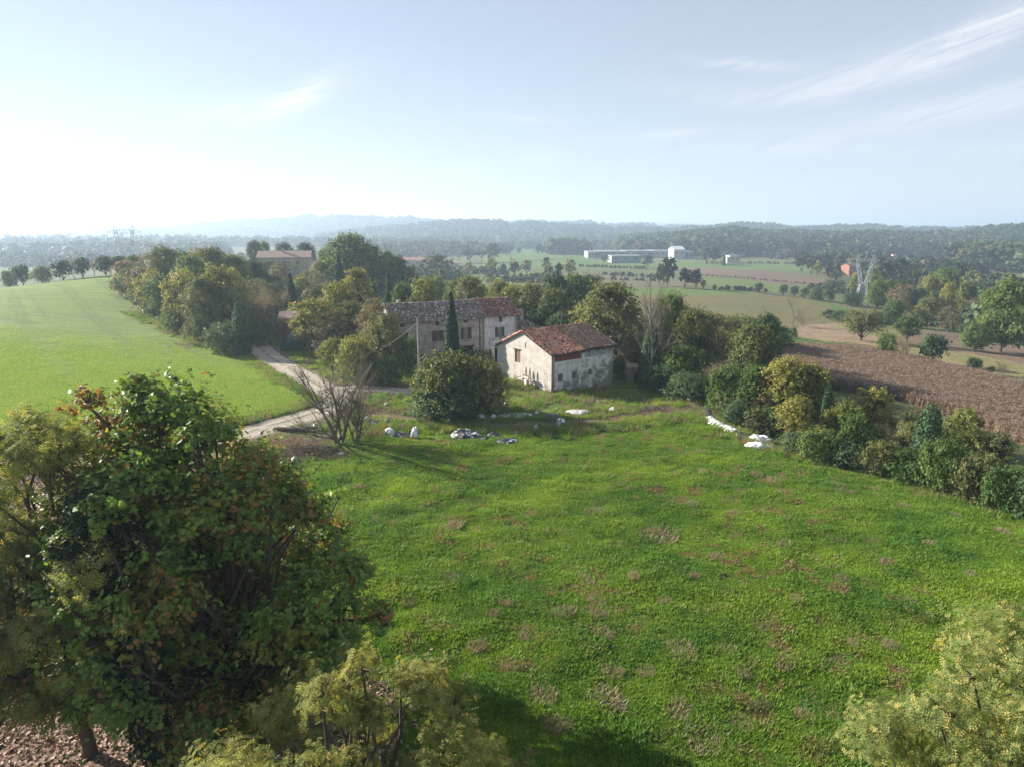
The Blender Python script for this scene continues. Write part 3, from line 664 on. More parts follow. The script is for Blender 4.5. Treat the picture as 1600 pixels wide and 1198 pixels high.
# light versions for the far countryside (a few pixels tall)
for s in (40, 41, 42): proto('far_green', 10, 4.4, L_FAR, s, n=1100, size=.95, nl=12, tr=.25, twig=0, shape='rag')
for s in (43, 44): proto('far_olive', 10, 4.2, L_OLIVE, s, n=1100, size=.85, nl=12, tr=.25, twig=0, gap=.46, shape='rag')
proto('far_yellow', 10, 3.8, L_YELLOW, 45, n=1000, size=.8, nl=12, tr=.25, twig=0, gap=.48, shape='rag')
proto('far_brown', 10, 3.9, L_BROWN, 46, n=1000, size=.7, nl=12, tr=.25, twig=2, gap=.5, shape='rag')

SP_NAME = dict(figbush=("bush","bush"), dense=("broadleaf_tree","tree"), green=("broadleaf_tree","tree"), olive=("broadleaf_tree","tree"), yellow=("locust_tree","tree"), brown=("broadleaf_tree","tree"), dark=("broadleaf_tree","tree"), tallgreen=("broadleaf_tree","tree"),
 poplar=("poplar_tree","tree"), bush=("bush","bush"), darkbush=("bramble_bush","bush"), olivebush=("bush","bush"), yellowbush=("bush","bush"), orchard=("orchard_tree","tree"), walnut=("walnut_tree","tree"), umbrella=("pine_tree","tree"),
 cypress=("cypress_tree","tree"), fir=("fir_tree","tree"), ivycolumn=("ivy_covered_tree","tree"), bare=("bare_tree","tree"), barewide=("bare_tree","tree"), fuzzy=("bare_tree","tree"),
 far_green=("broadleaf_tree","tree"), far_olive=("broadleaf_tree","tree"), far_yellow=("broadleaf_tree","tree"), far_brown=("broadleaf_tree","tree"))
TREELOG = []
def plant(kind, px, top, base, wpx, label, group=None, mult=None):
    """a tree of the survey photo: image column, rows of crown top and foot (or minus the distance in metres), crown width in photo pixels"""
    if base > 0: x, y = ground_at(px, base)
    else: x, y = at_dist(px, -base)
    z = gz(x, y); H = CAM_H + y*elev(top) - z; depth = y*cP + (CAM_H-z)*sP; W = wpx*depth/FPX/2
    r = np.random.RandomState(int(px*7+top*13) % 99991)
    p = PROTO[kind][r.randint(len(PROTO[kind]))]; nm, cat = SP_NAME[kind]
    sxy = W/p[3]; sz = H/p[2]
    root = empty(nm, (x, y, z-.05), r.rand()*6.28, (sxy*(.94+.12*r.rand()), sxy*(.94+.12*r.rand()), sz)); tag(root, label, cat, group)
    obj("trunk", p[1], root); obj("foliage" if cat == "bush" else "crown", p[0], root)
    TREELOG.append((kind, px, round(y), round(H, 1), round(W, 1)))
    return root

# ------------------------------------------------------------------ building materials
def mat_wall(name, base, dark, stone, peel=.5, scale=1.0, low=0.0, lowx=0.0):
    m = NT(name); tc = m.n("ShaderNodeTexCoord").outputs["Object"]
    v = m.n("ShaderNodeTexVoronoi", Scale=3.6*scale); v.feature = 'F1'; mp = m.n("ShaderNodeMapping"); m.set(mp.inputs[0], tc); mp.inputs["Scale"].default_value = (1, 1, 1.7); m.set(v.inputs["Vector"], mp.outputs[0])
    st = m.mix(m.math('POWER', m.math('MULTIPLY', v.outputs["Distance"], 1.75, clamp=True), 1.6), m.mix(m.noise(3, 3, vec=tc), stone, tuple(x*.55 for x in stone)), tuple(x*.58 for x in stone))
    pl = m.mix(m.noise(1.1, 5, .65, vec=tc, lo=.35, hi=.68), base, dark); pl = m.mix(m.noise(6, 4, .7, vec=tc, lo=.55, hi=.75), pl, tuple(x*.62 for x in base))
    streak = m.noise(1.0, 4, .65, vec=tc, stretch=(3.2, 3.2, .22), lo=.52, hi=.75); pl = m.mix(m.math('MULTIPLY', streak, .55), pl, tuple(x*.55 for x in dark))
    xyz = m.n("ShaderNodeSeparateXYZ"); m.set(xyz.inputs[0], tc)          # plaster has fallen away more towards the foot (and one end)
    fall = m.math('ADD', m.math('MULTIPLY', m.math('SUBTRACT', 2.6, xyz.outputs[2]), low), m.math('MULTIPLY', xyz.outputs[0], lowx)); fall = m.math('MINIMUM', m.math('MAXIMUM', fall, -.1), .28)
    nz = m.math('ADD', m.noise(.8, 7, .72, vec=tc), fall); r0 = m.n("ShaderNodeMapRange"); r0.clamp = True; m.set(r0.inputs[0], nz); r0.inputs[1].default_value = 1-peel-.05; r0.inputs[2].default_value = 1-peel+.04
    k = r0.outputs[0]; c = m.mix(k, pl, st)
    h = m.math('ADD', m.math('MULTIPLY', v.outputs["Distance"], m.math('MULTIPLY', k, 1.0)), m.math('MULTIPLY', k, -.7))
    return m.done(m.bsdf(c, .92, .15, m.bump(h, .7, .06)))
def mat_tiles(name):
    m = NT(name); c = m.attr("tcol", True); n = m.noise(6, 4, .7, lo=.35, hi=.7); c = m.mix(m.math('MULTIPLY', n, .5), c, m.mix(1.0, c, (.45, .45, .42), 'MULTIPLY'))
    c = m.mix(m.math('MULTIPLY', m.noise(.9, 4, .7, lo=.55, hi=.75), .6), c, (.085, .080, .050)); return m.done(m.bsdf(c, .9, .2, m.bump(n, .3, .02)))
W_BARN = mat_wall("barn_plaster", (.78, .76, .72), (.60, .565, .52), (.46, .41, .37), .38, 1.0, .045, .012)
W_BARNG = mat_wall("barn_limewash", (.55, .52, .475), (.40, .36, .31), (.40, .35, .30), .36, 1.0, .04)
W_STONE = mat_wall("house_rubble_stone", (.58, .53, .48), (.44, .395, .355), (.58, .52, .46), .5, .8)
W_WHITE = mat_wall("house_whitewash", (.78, .79, .80), (.50, .51, .53), (.44, .42, .40), .42)
W_SHED = mat_wall("shed_stone", (.42, .36, .30), (.28, .23, .19), (.34, .29, .24), .55)
M_TILE = mat_tiles("roof_tile_clay"); M_WOODD = simple("old_dark_timber", (.060, .045, .035), .85, .4, 4); M_WOOD = simple("weathered_wood", (.16, .125, .095), .85, .35, 5)
M_SHUT = simple("brown_shutter_paint", (.095, .055, .045), .7, .3, 6); M_SHUTG = simple("green_shutter_paint", (.025, .070, .062), .6, .3, 6)
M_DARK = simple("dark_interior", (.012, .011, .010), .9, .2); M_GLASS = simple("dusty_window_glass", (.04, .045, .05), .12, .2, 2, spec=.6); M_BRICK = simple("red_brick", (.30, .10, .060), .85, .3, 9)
M_CONC = simple("weathered_concrete", (.32, .30, .27), .85, .2, 4, dirt=(.2, .18, .15)); M_RUST = simple("rusty_iron", (.14, .075, .045), .75, .4, 8, metal=.3); M_STEEL = simple("galvanised_steel", (.30, .32, .34), .45, .15, 3, metal=.5)
M_REDDOOR = simple("faded_plank_door", (.16, .105, .085), .85, .35, 7); M_GREYW = simple("grey_board", (.17, .165, .155), .85, .3, 6); M_CREAM = simple("pale_blocked_plaster", (.62, .59, .53), .9, .15, 5, dirt=(.34, .31, .27))
M_FLATR = simple("flat_roof_felt", (.24, .25, .26), .8, .1, 1); M_WHITE = simple("white_painted_wall", (.33, .33, .33), .7, .08, 2); M_PANEL = simple("grey_blue_cladding", (.16, .19, .22), .6, .12, 1); M_BEIGE = simple("beige_render", (.40, .36, .31), .85, .12, 1.5, dirt=(.30, .27, .24)); M_PINK = simple("pink_brown_render", (.30, .20, .175), .85, .15, 1.5)
M_ORANGE = simple("orange_render", (.36, .18, .115), .85, .12, 1.5); M_ROOFR = simple("far_terracotta_roof", (.26, .13, .095), .9, .25, 1.2); M_ROOFB = simple("brown_tiled_roof", (.28, .205, .165), .9, .22, 1.6, dirt=(.2, .16, .13)); M_ROOFG = simple("pale_green_metal_roof", (.42, .48, .42), .5, .1, 1)

def wall_mesh(name, mat, L, z0, z1, th, holes, apex=None):
    """wall in the local x/z plane facing -y, with real openings; apex=(x, z) adds a gable"""
    xs = sorted({0, L, *[h[0] for h in holes], *[h[1] for h in holes], *([apex[0]] if apex else [])}); zs = sorted({z0, z1, *[h[2] for h in holes], *[h[3] for h in holes]}); b = MB()
    def solid(xm, zm): return not any(h[0] < xm < h[1] and h[2] < zm < h[3] for h in holes)
    for x0, x1 in zip(xs[:-1], xs[1:]):
        for a, c in zip(zs[:-1], zs[1:]):
            if solid((x0+x1)/2, (a+c)/2):
                b.add([(x0,0,a),(x1,0,a),(x1,0,c),(x0,0,c)], [(0,1,2,3)]); b.add([(x0,th,a),(x1,th,a),(x1,th,c),(x0,th,c)], [(3,2,1,0)])
    for (x0, x1, a, c) in holes: b.add([(x0,0,a),(x1,0,a),(x1,th,a),(x0,th,a)], [(0,1,2,3)]); b.add([(x0,0,c),(x1,0,c),(x1,th,c),(x0,th,c)], [(3,2,1,0)]); b.add([(x0,0,a),(x0,th,a),(x0,th,c),(x0,0,c)], [(0,1,2,3)]); b.add([(x1,0,a),(x1,th,a),(x1,th,c),(x1,0,c)], [(3,2,1,0)])
    for x in (0, L): b.add([(x,0,z0),(x,th,z0),(x,th,z1),(x,0,z1)], [(0,1,2,3)])
    if apex:
        ax, az = apex; b.add([(0,0,z1),(ax,0,z1),(ax,0,az)], [(0,1,2)]); b.add([(ax,0,z1),(L,0,z1),(ax,0,az)], [(0,1,2)]); b.add([(0,th,z1),(ax,th,z1),(ax,th,az)], [(2,1,0)]); b.add([(ax,th,z1),(L,th,z1),(ax,th,az)], [(2,1,0)])
    else: b.add([(0,0,z1),(L,0,z1),(L,th,z1),(0,th,z1)], [(0,1,2,3)])
    return b.mesh(name, mat)
def tile_field(seed, origin, across, down, na, nd, cols, wa=.215, wd=.34, jit=.03, sag=.0):
    """coppi: rows of small half round tiles; across and down are unit vectors in the roof plane, origin at the ridge"""
    q = np.random.RandomState(seed); A = np.array(across, float); Dn = np.array(down, float); Nn = unit(np.cross(Dn, A)); Nn = Nn if Nn[2] > 0 else -Nn
    i, j = np.meshgrid(np.arange(na), np.arange(nd), indexing='ij'); i = i.ravel(); j = j.ravel(); n = len(i)
    c = np.array(origin)[None]+A*((i+.5)*wa)[:, None]+Dn*((j*wd)+(q.rand(n)-.5)*jit*2.5)[:, None]+Nn*((q.rand(n)*jit*.8)-sag*np.sin(np.pi*(i+.5)/na)*1.0)[:, None]
    c += Nn*((fbm(i/9., j/6., seed)*.14)[:, None]); ang = (q.rand(n)-.5)*jit*5; a2 = A[None]*np.cos(ang)[:, None]+Dn[None]*np.sin(ang)[:, None]; d2 = Dn[None]*np.cos(ang)[:, None]-A[None]*np.sin(ang)[:, None]
    prof = [(-.5, 0), (-.27, .085), (.27, .085), (.5, 0)]; V = []
    for e, (ln, wf, lift) in enumerate(((0, .80, 0.015), (wd*1.25, 1.05, .04))):
        for (px_, pz_) in prof: V.append(c+a2*(px_*wa*wf)+d2*ln+Nn*(pz_*(.9+.2*e)+lift))
    V = np.stack(V, 1).reshape(-1, 3); o = (np.arange(n)*8)[:, None]; F = np.concatenate([o+np.array([[0, 1, 5, 4]]), o+np.array([[1, 2, 6, 5]]), o+np.array([[2, 3, 7, 6]])]); F = np.concatenate([F, o+np.array([[4, 5, 6, 7]])])
    cols = np.array(cols, float); ci = q.choice(len(cols), n, p=np.array([.34, .26, .18, .12, .10])[:len(cols)]/sum([.34, .26, .18, .12, .10][:len(cols)])); cc = cols[ci]*(.75+.5*q.rand(n))[:, None]
    return V, F, np.repeat(cc, 8, 0)
def tiled_roof(parent, fields, deckpts, name="roof"):
    b = MB()
    for quad in deckpts: b.add(quad, [(0,1,2,3)]); lo = [(p[0], p[1], p[2]-.12) for p in quad]; b.add(lo, [(3,2,1,0)]); b.add([quad[0], quad[1], lo[1], lo[0]], [(0,1,2,3)]); b.add([quad[2], quad[3], lo[3], lo[2]], [(0,1,2,3)]); b.add([quad[1], quad[2], lo[2], lo[1]], [(0,1,2,3)]); b.add([quad[3], quad[0], lo[0], lo[3]], [(0,1,2,3)])
    rf = b.build(name, M_WOODD, parent); V, F, Cc, off = [], [], [], 0
    for f in fields: v, fa, cc = tile_field(*f[0], **f[1]); V.append(v); F.append(fa+off); Cc.append(cc); off += len(v)
    t = obj("roof_tiles", np_mesh("roof_tiles", np.concatenate(V), [np.concatenate(F)], [M_TILE], {"tcol": np.concatenate(Cc)}), rf); t['kind'] = 'stuff'; return rf
RED = [(.64,.28,.165),(.52,.21,.13),(.68,.38,.26),(.27,.13,.095),(.60,.42,.33)]; OLD = [(.27,.17,.13),(.35,.20,.145),(.19,.14,.12),(.42,.22,.15),(.46,.37,.31)]; GREYT = [(.20,.165,.15),(.25,.205,.185),(.145,.12,.11),(.32,.275,.25),(.55,.50,.46)]; MIXT = [(.20,.125,.10),(.30,.145,.10),(.15,.105,.09),(.38,.18,.125),(.44,.38,.33)]

# ------------------------------------------------------------------ the white barn
def build_barn():
    A = math.radians(37.03); root = empty("barn", (4.9, 83.0, 0), A); tag(root, "whitewashed barn with red tiled roof and brick lattice openings under its eave", "barn")
    L, W = 10.8, 11.5; hp = [(.25, 5.05, 3.74, 4.52), (5.55, 10.4, 3.76, 4.50), (1.05, 1.96, 1.12, 2.15), (3.41, 4.25, 1.24, 2.13), (6.32, 6.98, 1.32, 2.15), (7.5, 8.0, -.42, .1)]
    obj("front_wall", wall_mesh("front_wall", W_BARN, L, -1.3, 4.78, .5, hp), root)
    g = obj("gable_wall", wall_mesh("gable_wall", W_BARNG, W, -1.3, 4.5, .5, [(W-7.52, W-6.32, 2.70, 4.40)], (W-5.8, 6.88)), root); g.location = (-.002, W, 0); g.rotation_euler = (0, 0, -math.pi/2)
    b = obj("back_wall", wall_mesh("back_wall", W_BARN, L, -1.3, 4.5, .5, []), root); b.location = (L, W-.002, 0); b.rotation_euler = (0, 0, math.pi)
    b = obj("side_wall", wall_mesh("side_wall", W_BARN, W, -1.3, 4.5, .5, [], (5.8, 6.88)), root); b.location = (L+.002, 0, 0); b.rotation_euler = (0, 0, math.pi/2)
    e0, e1, rz = (-.42, 4.72), (W+.4, 4.32), (5.8, 7.02); fs = math.hypot(rz[0]-e0[0], rz[1]-e0[1]); dn = np.array([0, (e0[0]-rz[0])/fs, (e0[1]-rz[1])/fs]); bs = math.hypot(e1[0]-rz[0], e1[1]-rz[1]); db = np.array([0, (e1[0]-rz[0])/bs, (e1[1]-rz[1])/bs]); nd = int(fs/.34); nb = int(bs/.34)
    fl = [((1, (-.28, rz[0], rz[1]+.03), (1, 0, 0), dn, 26, nd, RED), dict(jit=.085, sag=.10)), ((2, (5.32, rz[0], rz[1]+.16), (1, 0, 0), dn, 27, nd, OLD), dict(jit=.03, sag=.03)),
          ((3, (-.28, rz[0], rz[1]+.03), (1, 0, 0), db, 26, nb, RED), dict(jit=.07)), ((4, (5.32, rz[0], rz[1]+.16), (1, 0, 0), db, 27, nb, OLD), dict(jit=.03))]
    rf = tiled_roof(root, fl, [[(-.28, e0[0], e0[1]-.06), (5.3, e0[0], e0[1]-.06), (5.3, rz[0], rz[1]-.05), (-.28, rz[0], rz[1]-.05)], [(5.3, e0[0], e0[1]+.05), (L+.4, e0[0], e0[1]+.05), (L+.4, rz[0], rz[1]+.06), (5.3, rz[0], rz[1]+.06)],
        [(-.28, rz[0]+.01, rz[1]-.05), (5.3, rz[0]+.01, rz[1]-.05), (5.3, e1[0], e1[1]-.06), (-.28, e1[0], e1[1]-.06)], [(5.3, rz[0]+.01, rz[1]+.06), (L+.4, rz[0]+.01, rz[1]+.06), (L+.4, e1[0], e1[1]), (5.3, e1[0], e1[1])]])
    V, F, Cc = tile_field(9, (-.3, 5.8, 7.07), (0, 1, 0), (1, 0, 0), 1, 31, MIXT, wa=.30, wd=.36, jit=.03); V[:, 1] -= .15; V[:, 2] += .04; rt = obj("ridge_tiles", np_mesh("ridge_tiles", V, [F], [M_TILE], {"tcol": Cc}), rf); rt['kind'] = 'stuff'
    q = random.Random(4); c = MB()
    for k in range(6):                                      # red brick lattice, open between the bricks
        z = 3.74+.004+k*.1295
        for i in range(16):
            x = .25+i*.32+(.16 if k % 2 else 0)
            if x+.18 < 5.05: c.box(x, x+.195, .06+q.random()*.02, .20, z, z+.1285)
    o = c.build("brick_lattice", M_BRICK, root); o['kind'] = 'stuff'; c = MB()
    for k in range(4):
        z = 3.76+.004+k*.184
        for i in range(10):
            x = 5.55+i*.5+(.25 if k % 2 else 0)
            if x+.22 < 10.4: c.box(x, x+.265, .03+q.random()*.02, .25, z, z+.183)
    o = c.build("whitewashed_lattice", M_CREAM, root); o['kind'] = 'stuff'
    for (x0, x1, a, c_) in hp[2:4]: w = MB().box(x0+.001, x1-.001, .12, .16, a+.001, c_-.001).build("window", M_GREYW, root); MB().box((x0+x1)/2-.03, (x0+x1)/2+.03, .09, .118, a+.02, c_-.02).box(x0+.02, x1-.02, .095, .117, (a+c_)/2-.03, (a+c_)/2+.03).build("window_bar", M_WOODD, w)
    MB().box(6.30, 7.02, -.012, -.002, -1.0, 1.30).build("blocked_doorway", M_CREAM, root); MB().box(1.1, 1.9, -.010, -.002, -.9, 1.08).build("blocked_opening", M_CREAM, root)
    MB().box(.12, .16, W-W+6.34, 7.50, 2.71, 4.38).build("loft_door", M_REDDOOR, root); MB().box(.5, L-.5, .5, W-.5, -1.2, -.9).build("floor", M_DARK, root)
    MB().box(-.05, .10, 6.1, 7.75, 4.40, 4.52).build("lintel", M_WOODD, root); MB().box(-.03, .1, 5.2, 5.34, 4.9, 5.6).build("wall_anchor", M_RUST, root)
    for k in range(8): MB().bar((.9+k*1.3, -.40, 4.55), (.9+k*1.3, .6, 4.93), .10, .12).build("rafter_end", M_WOODD, rf)
build_barn()

# ------------------------------------------------------------------ the long stone house and its whitewashed neighbour
def shuttered(root, x0, x1, z0, z1, sh, mat, open_=True, y=0.0):
    f = MB().box(x0, x1, y+.14, y+.18, z0, z1).build("window", M_GLASS, root); fr = MB()
    for a, b_ in ((x0, x0+.07), (x1-.07, x1), ((x0+x1)/2-.035, (x0+x1)/2+.035)): fr.box(a, b_, y+.10, y+.138, z0, z1)
    for a, b_ in ((z0, z0+.07), (z1-.07, z1)): fr.box(x0+.071, x1-.071, y+.11, y+.137, a, b_)
    fr.build("window_frame", M_GREYW, f); MB().box(x0-.12, x1+.12, y-.10, y+.0, z0-.12, z0-.02).build("window_sill", M_CONC, f)
    if sh:
        for s in (-1, 1):
            xa = x0-sh-.02 if s < 0 else x1+.02; b = MB().box(xa, xa+sh, y-.07, y-.03, z0-.02, z1+.03)
            for k in range(9): zz = z0+.06+k*(z1-z0-.1)/9; b.box(xa+.05, xa+sh-.05, y-.088, y-.071, zz, zz+(z1-z0)/15)
            b.build("shutter", mat, f)
def build_houses():
    A = math.radians(25); ux, uy = math.cos(A), math.sin(A)
    def org(t, v=0): return (-13.2+ux*t-uy*v, 99.5+uy*t+ux*v, 0)
    # grey rubble house: t -4.2 .. 9.94
    root = empty("stone_house", org(-4.2), A); tag(root, "long grey rubble stone house with brown shutters behind the tall cypress", "house"); L = 14.14; W = 9.0; o = 4.2
    holes = [(2.04+o, 2.62+o, 5.95, 6.85), (2.06+o, 2.70+o, 3.62, 5.15), (6.55+o, 7.2+o, 6.12, 6.86), (6.58+o, 7.24+o, 3.64, 5.30), (5.8+o, 8.0+o, -.5, 2.38), (.9, 1.5, 6.0, 6.8), (.85, 1.55, 3.65, 5.15), (.7, 1.7, .3, 1.9), (2.0+o, 2.9+o, .9, 2.1)]
    obj("front_wall", wall_mesh("front_wall", W_STONE, L, -.8, 7.0, .5, holes), root)
    for lx, rz_, nm in ((-.002, -math.pi/2, "gable_wall"), (L-.004, math.pi/2, "party_wall")):
        g = obj(nm, wall_mesh(nm, W_STONE, W, -.8, 7.0, .4, [], (4.5, 8.9)), root); g.location = (lx, W if rz_ < 0 else 0, 0); g.rotation_euler = (0, 0, rz_)
    g = obj("back_wall", wall_mesh("back_wall", W_STONE, L, -.8, 7.0, .4, []), root); g.location = (L, W, 0); g.rotation_euler = (0, 0, math.pi)
    for h in (holes[0], holes[2], holes[5]): MB().box(h[0], h[1], .06, .11, h[2], h[3]).build("attic_shutter", M_SHUT, root)
    shuttered(root, *holes[1], .52, M_SHUT); shuttered(root, *holes[3], .50, M_SHUT); shuttered(root, *holes[6], .50, M_SHUT); shuttered(root, *holes[7], 0, M_SHUT); shuttered(root, *holes[8], 0, M_SHUT)
    MB().box(holes[4][0]+.01, holes[4][1]-.01, .35, .40, -.5, 2.37).build("porch_shade_panel", M_DARK, root); MB().box(holes[4][0]-.25, holes[4][1]+.25, -.03, .2, 2.39, 2.62).build("porch_lintel", M_WOODD, root)  # near-black panel stands in for the shade inside the porch
    MB().tube([(9.12+o, -.12, 6.9), (9.12+o, -.12, .1)], .06).build("drain_pipe", M_RUST, root)
    e, r_ = (-.55, 6.78), (4.5, 8.98); s = math.hypot(r_[0]-e[0], r_[1]-e[1]); dn = np.array([0, (e[0]-r_[0])/s, (e[1]-r_[1])/s]); db = np.array([0, -dn[1], dn[2]]); nd = int(s/.34)+1; na = int((L+.3)/.215)
    rf = tiled_roof(root, [((11, (-.35, 4.5, 9.02), (1, 0, 0), dn, na, nd, GREYT), dict(jit=.05, sag=.08)), ((12, (-.35, 4.5, 9.02), (1, 0, 0), db, na, nd, GREYT), dict(jit=.05, sag=.08))],
      [[(-.35, e[0], e[1]-.05), (L-.02, e[0], e[1]-.05), (L-.02, 4.5, 8.92), (-.35, 4.5, 8.92)], [(-.35, 4.51, 8.92), (L-.02, 4.51, 8.92), (L-.02, 9.55, e[1]-.05), (-.35, 9.55, e[1]-.05)]])
    MB().box(-.3, L-.05, -.72, -.57, 6.66, 6.80).build("gutter", M_RUST, rf); MB().box(2.2, 2.7, 5.6, 6.1, 8.0, 9.2).box(2.15, 2.75, 5.55, 6.15, 9.21, 9.3).build("chimney", M_CONC, rf); MB().tube([(12.6, 4.6, 8.8), (12.6, 4.6, 10.6)], .035).bar((12.2, 4.6, 10.4), (13.0, 4.6, 10.4), .03).build("aerial", M_STEEL, rf)
    # whitewashed house
    root = empty("whitewashed_house", org(9.94), A); tag(root, "flaking blue white house with green shutters joined to the stone house", "house"); L = 5.5; o = -9.94
    holes = [(12.34+o, 12.93+o, 5.85, 6.68), (12.1+o, 12.82+o, 3.60, 5.08), (11.62+o, 12.12+o, -.5, 1.95), (14.2+o, 14.8+o, .7, 1.7)]
    g = obj("front_wall", wall_mesh("front_wall", W_WHITE, L, -.9, 7.0, .5, holes), root); g.location = (0, .0, 0)
    g = obj("gable_wall", wall_mesh("gable_wall", W_WHITE, W, -.9, 7.0, .4, [], (4.5, 9.0)), root); g.location = (L+.002, 0, 0); g.rotation_euler = (0, 0, math.pi/2)
    g = obj("back_wall", wall_mesh("back_wall", W_WHITE, L, -.9, 7.0, .4, []), root); g.location = (L, W, 0); g.rotation_euler = (0, 0, math.pi)
    MB().box(holes[0][0], holes[0][1], .1, .14, holes[0][2], holes[0][3]).build("attic_shutter", M_SHUTG, root); shuttered(root, *holes[1], .40, M_SHUTG)
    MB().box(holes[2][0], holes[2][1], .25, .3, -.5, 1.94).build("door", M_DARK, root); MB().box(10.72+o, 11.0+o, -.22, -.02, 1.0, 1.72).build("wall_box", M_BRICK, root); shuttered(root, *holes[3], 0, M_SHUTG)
    na = int((L+.55)/.215); tiled_roof(root, [((13, (0.0, 4.5, 9.16), (1, 0, 0), dn, na, nd, MIXT), dict(jit=.06, sag=.05)), ((14, (0.0, 4.5, 9.16), (1, 0, 0), db, na, nd, MIXT), dict(jit=.06, sag=.05))],
      [[(-.015, e[0], e[1]+.08), (L+.45, e[0], e[1]+.08), (L+.45, 4.5, 9.07), (-.015, 4.5, 9.07)], [(-.015, 4.51, 9.07), (L+.45, 4.51, 9.07), (L+.45, 9.55, e[1]+.08), (-.015, 9.55, e[1]+.08)]])
    # low annex with a chimney
    root = empty("house_annex", org(15.46, .6), A); tag(root, "low annex with stubby chimney between the whitewashed house and the barn", "annex"); L = 4.4; W = 5.2
    obj("front_wall", wall_mesh("front_wall", W_WHITE, L, -1.0, 4.35, .4, [(2.6, 3.3, 1.2, 2.4)]), root); g = obj("side_wall", wall_mesh("side_wall", W_WHITE, W, -1.0, 4.35, .4, []), root); g.location = (L, 0, 0); g.rotation_euler = (0, 0, math.pi/2)
    g = obj("back_wall", wall_mesh("back_wall", W_WHITE, L, -1, 4.35, .4, []), root); g.location = (L, W, 0); g.rotation_euler = (0, 0, math.pi); MB().box(2.6, 3.3, .2, .25, 1.2, 2.4).build("window", M_GLASS, root)
    s = math.hypot(2.9, 1.9); dn2 = np.array([0, -2.9/s, -1.9/s]); db2 = np.array([0, 2.9/s, -1.9/s]); dr = unit(np.array([2.9, 0, -1.9])); fl = [((15, (0.0, 2.6, 6.15), (1, 0, 0), dn2, 9, 10, GREYT), dict(jit=.05)), ((16, (0.0, 2.6, 6.15), (1, 0, 0), db2, 9, 10, GREYT), dict(jit=.05))]
    V, F, Cc, off = [], [], [], 0
    for j in range(10):                                     # the hipped end narrows towards the ridge
        for (a0, ac, dd, seed) in (((1.9, 2.6, 6.15), (1, 0, 0), dn2, 50), ((1.9, 2.6, 6.15), (1, 0, 0), db2, 70)):
            p = np.array(a0)+dd*j*.34; v, f, c = tile_field(seed+j, p, ac, dd, max(1, int(j*.30/.215)), 1, GREYT, jit=.05); V.append(v); F.append(f+off); Cc.append(c); off += len(v)
        p = np.array([1.9, 2.6, 6.15])+dr*j*.34; hw = j*.29; v, f, c = tile_field(90+j, p+np.array([0, -hw, 0]), (0, 1, 0), dr, max(1, int(2*hw/.215)), 1, GREYT, jit=.05); V.append(v); F.append(f+off); Cc.append(c); off += len(v)
    b = [[(0, -.3, 4.22), (4.8, -.3, 4.22), (1.9, 2.6, 6.05), (0, 2.6, 6.05)], [(0, 2.61, 6.05), (1.9, 2.61, 6.05), (4.8, 5.5, 4.22), (0, 5.5, 4.22)], [(4.81, -.3, 4.22), (4.81, 5.5, 4.22), (1.91, 2.605, 6.05), (1.91, 2.6, 6.05)]]
    rf = tiled_roof(root, fl, b); t = obj("hip_tiles", np_mesh("hip_tiles", np.concatenate(V), [np.concatenate(F)], [M_TILE], {"tcol": np.concatenate(Cc)}), rf); t['kind'] = 'stuff'
    MB().box(1.6, 2.2, 1.7, 2.3, 5.2, 7.0).box(1.5, 2.3, 1.6, 2.4, 7.01, 7.12).box(1.65, 2.15, 1.75, 2.25, 7.13, 7.40).build("chimney", M_BEIGE, rf)
build_houses()

# ------------------------------------------------------------------ farther buildings
CLEARINGS = []
def house(name, label, cat, x, y, ang, L, W, ev, rg, wall, roof, wins=(), gable_wall=None, flat=False, chimney=None, group=None, z=None, win_mat=None):
    z = min(gz(x, y), gz(x+math.cos(ang)*L, y+math.sin(ang)*L)) if z is None else z; root = empty(name, (x, y, z), ang); tag(root, label, cat, group)
    MB().box(0, L, 0, W, -3, ev).build("wall", wall, root); ov = 0 if flat else min(.6, L*.03)
    if not flat:
        MB().add([(0.003,.003,ev),(0.003,W-.003,ev),(0.003,W/2,rg)], [(0,1,2)]).build("gable", gable_wall or wall, root); MB().add([(L-.003,.003,ev),(L-.003,W-.003,ev),(L-.003,W/2,rg)], [(2,1,0)]).build("gable", gable_wall or wall, root)
        if gable_wall: MB().box(-.02, -.004, .0, W, -3, ev).build("end_wall", gable_wall, root)
        t = .18; k = (rg-ev)/(W/2); b = MB()
        for s in (0, 1):
            ye, ym = (-ov, W/2) if s == 0 else (W+ov, W/2); q = [(-ov, ye, ev-ov*k+.06), (L+ov, ye, ev-ov*k+.06), (L+ov, ym, rg+.06), (-ov, ym, rg+.06)]; u = [(p[0], p[1], p[2]+t) for p in q]; b.add(q+u, [(0,1,2,3),(7,6,5,4),(0,4,5,1),(1,5,6,2),(2,6,7,3),(3,7,4,0)])
        rf = b.build("roof", roof, root)
        if chimney: MB().box(chimney*L, chimney*L+.7, W/2-1.4, W/2-.7, ev, rg+1.1).build("chimney", wall, rf)
    else:
        if gable_wall: MB().box(-.06, -.004, .0, W, -3, ev).build("end_wall", gable_wall, root)
        MB().box(-.25, L+.25, -.25, W+.25, ev+.004, ev+.5).build("roof", M_FLATR, root)
    for (x0, x1, a, c) in wins: w = MB().box(x0, x1, -.05, -.004, a, c).build("window", win_mat or M_GLASS, root); MB().box(x0-.1, x1+.1, -.14, -.004, a-.15, a-.01).build("sill", M_CONC, w)
    return root
def place(px, D): return at_dist(px, D, 400)
def scl(D): return D/FPX*.985
x, y = place(402, 235); Lh = 78*scl(235); zb = 20+235*elev(402.5)-5.4
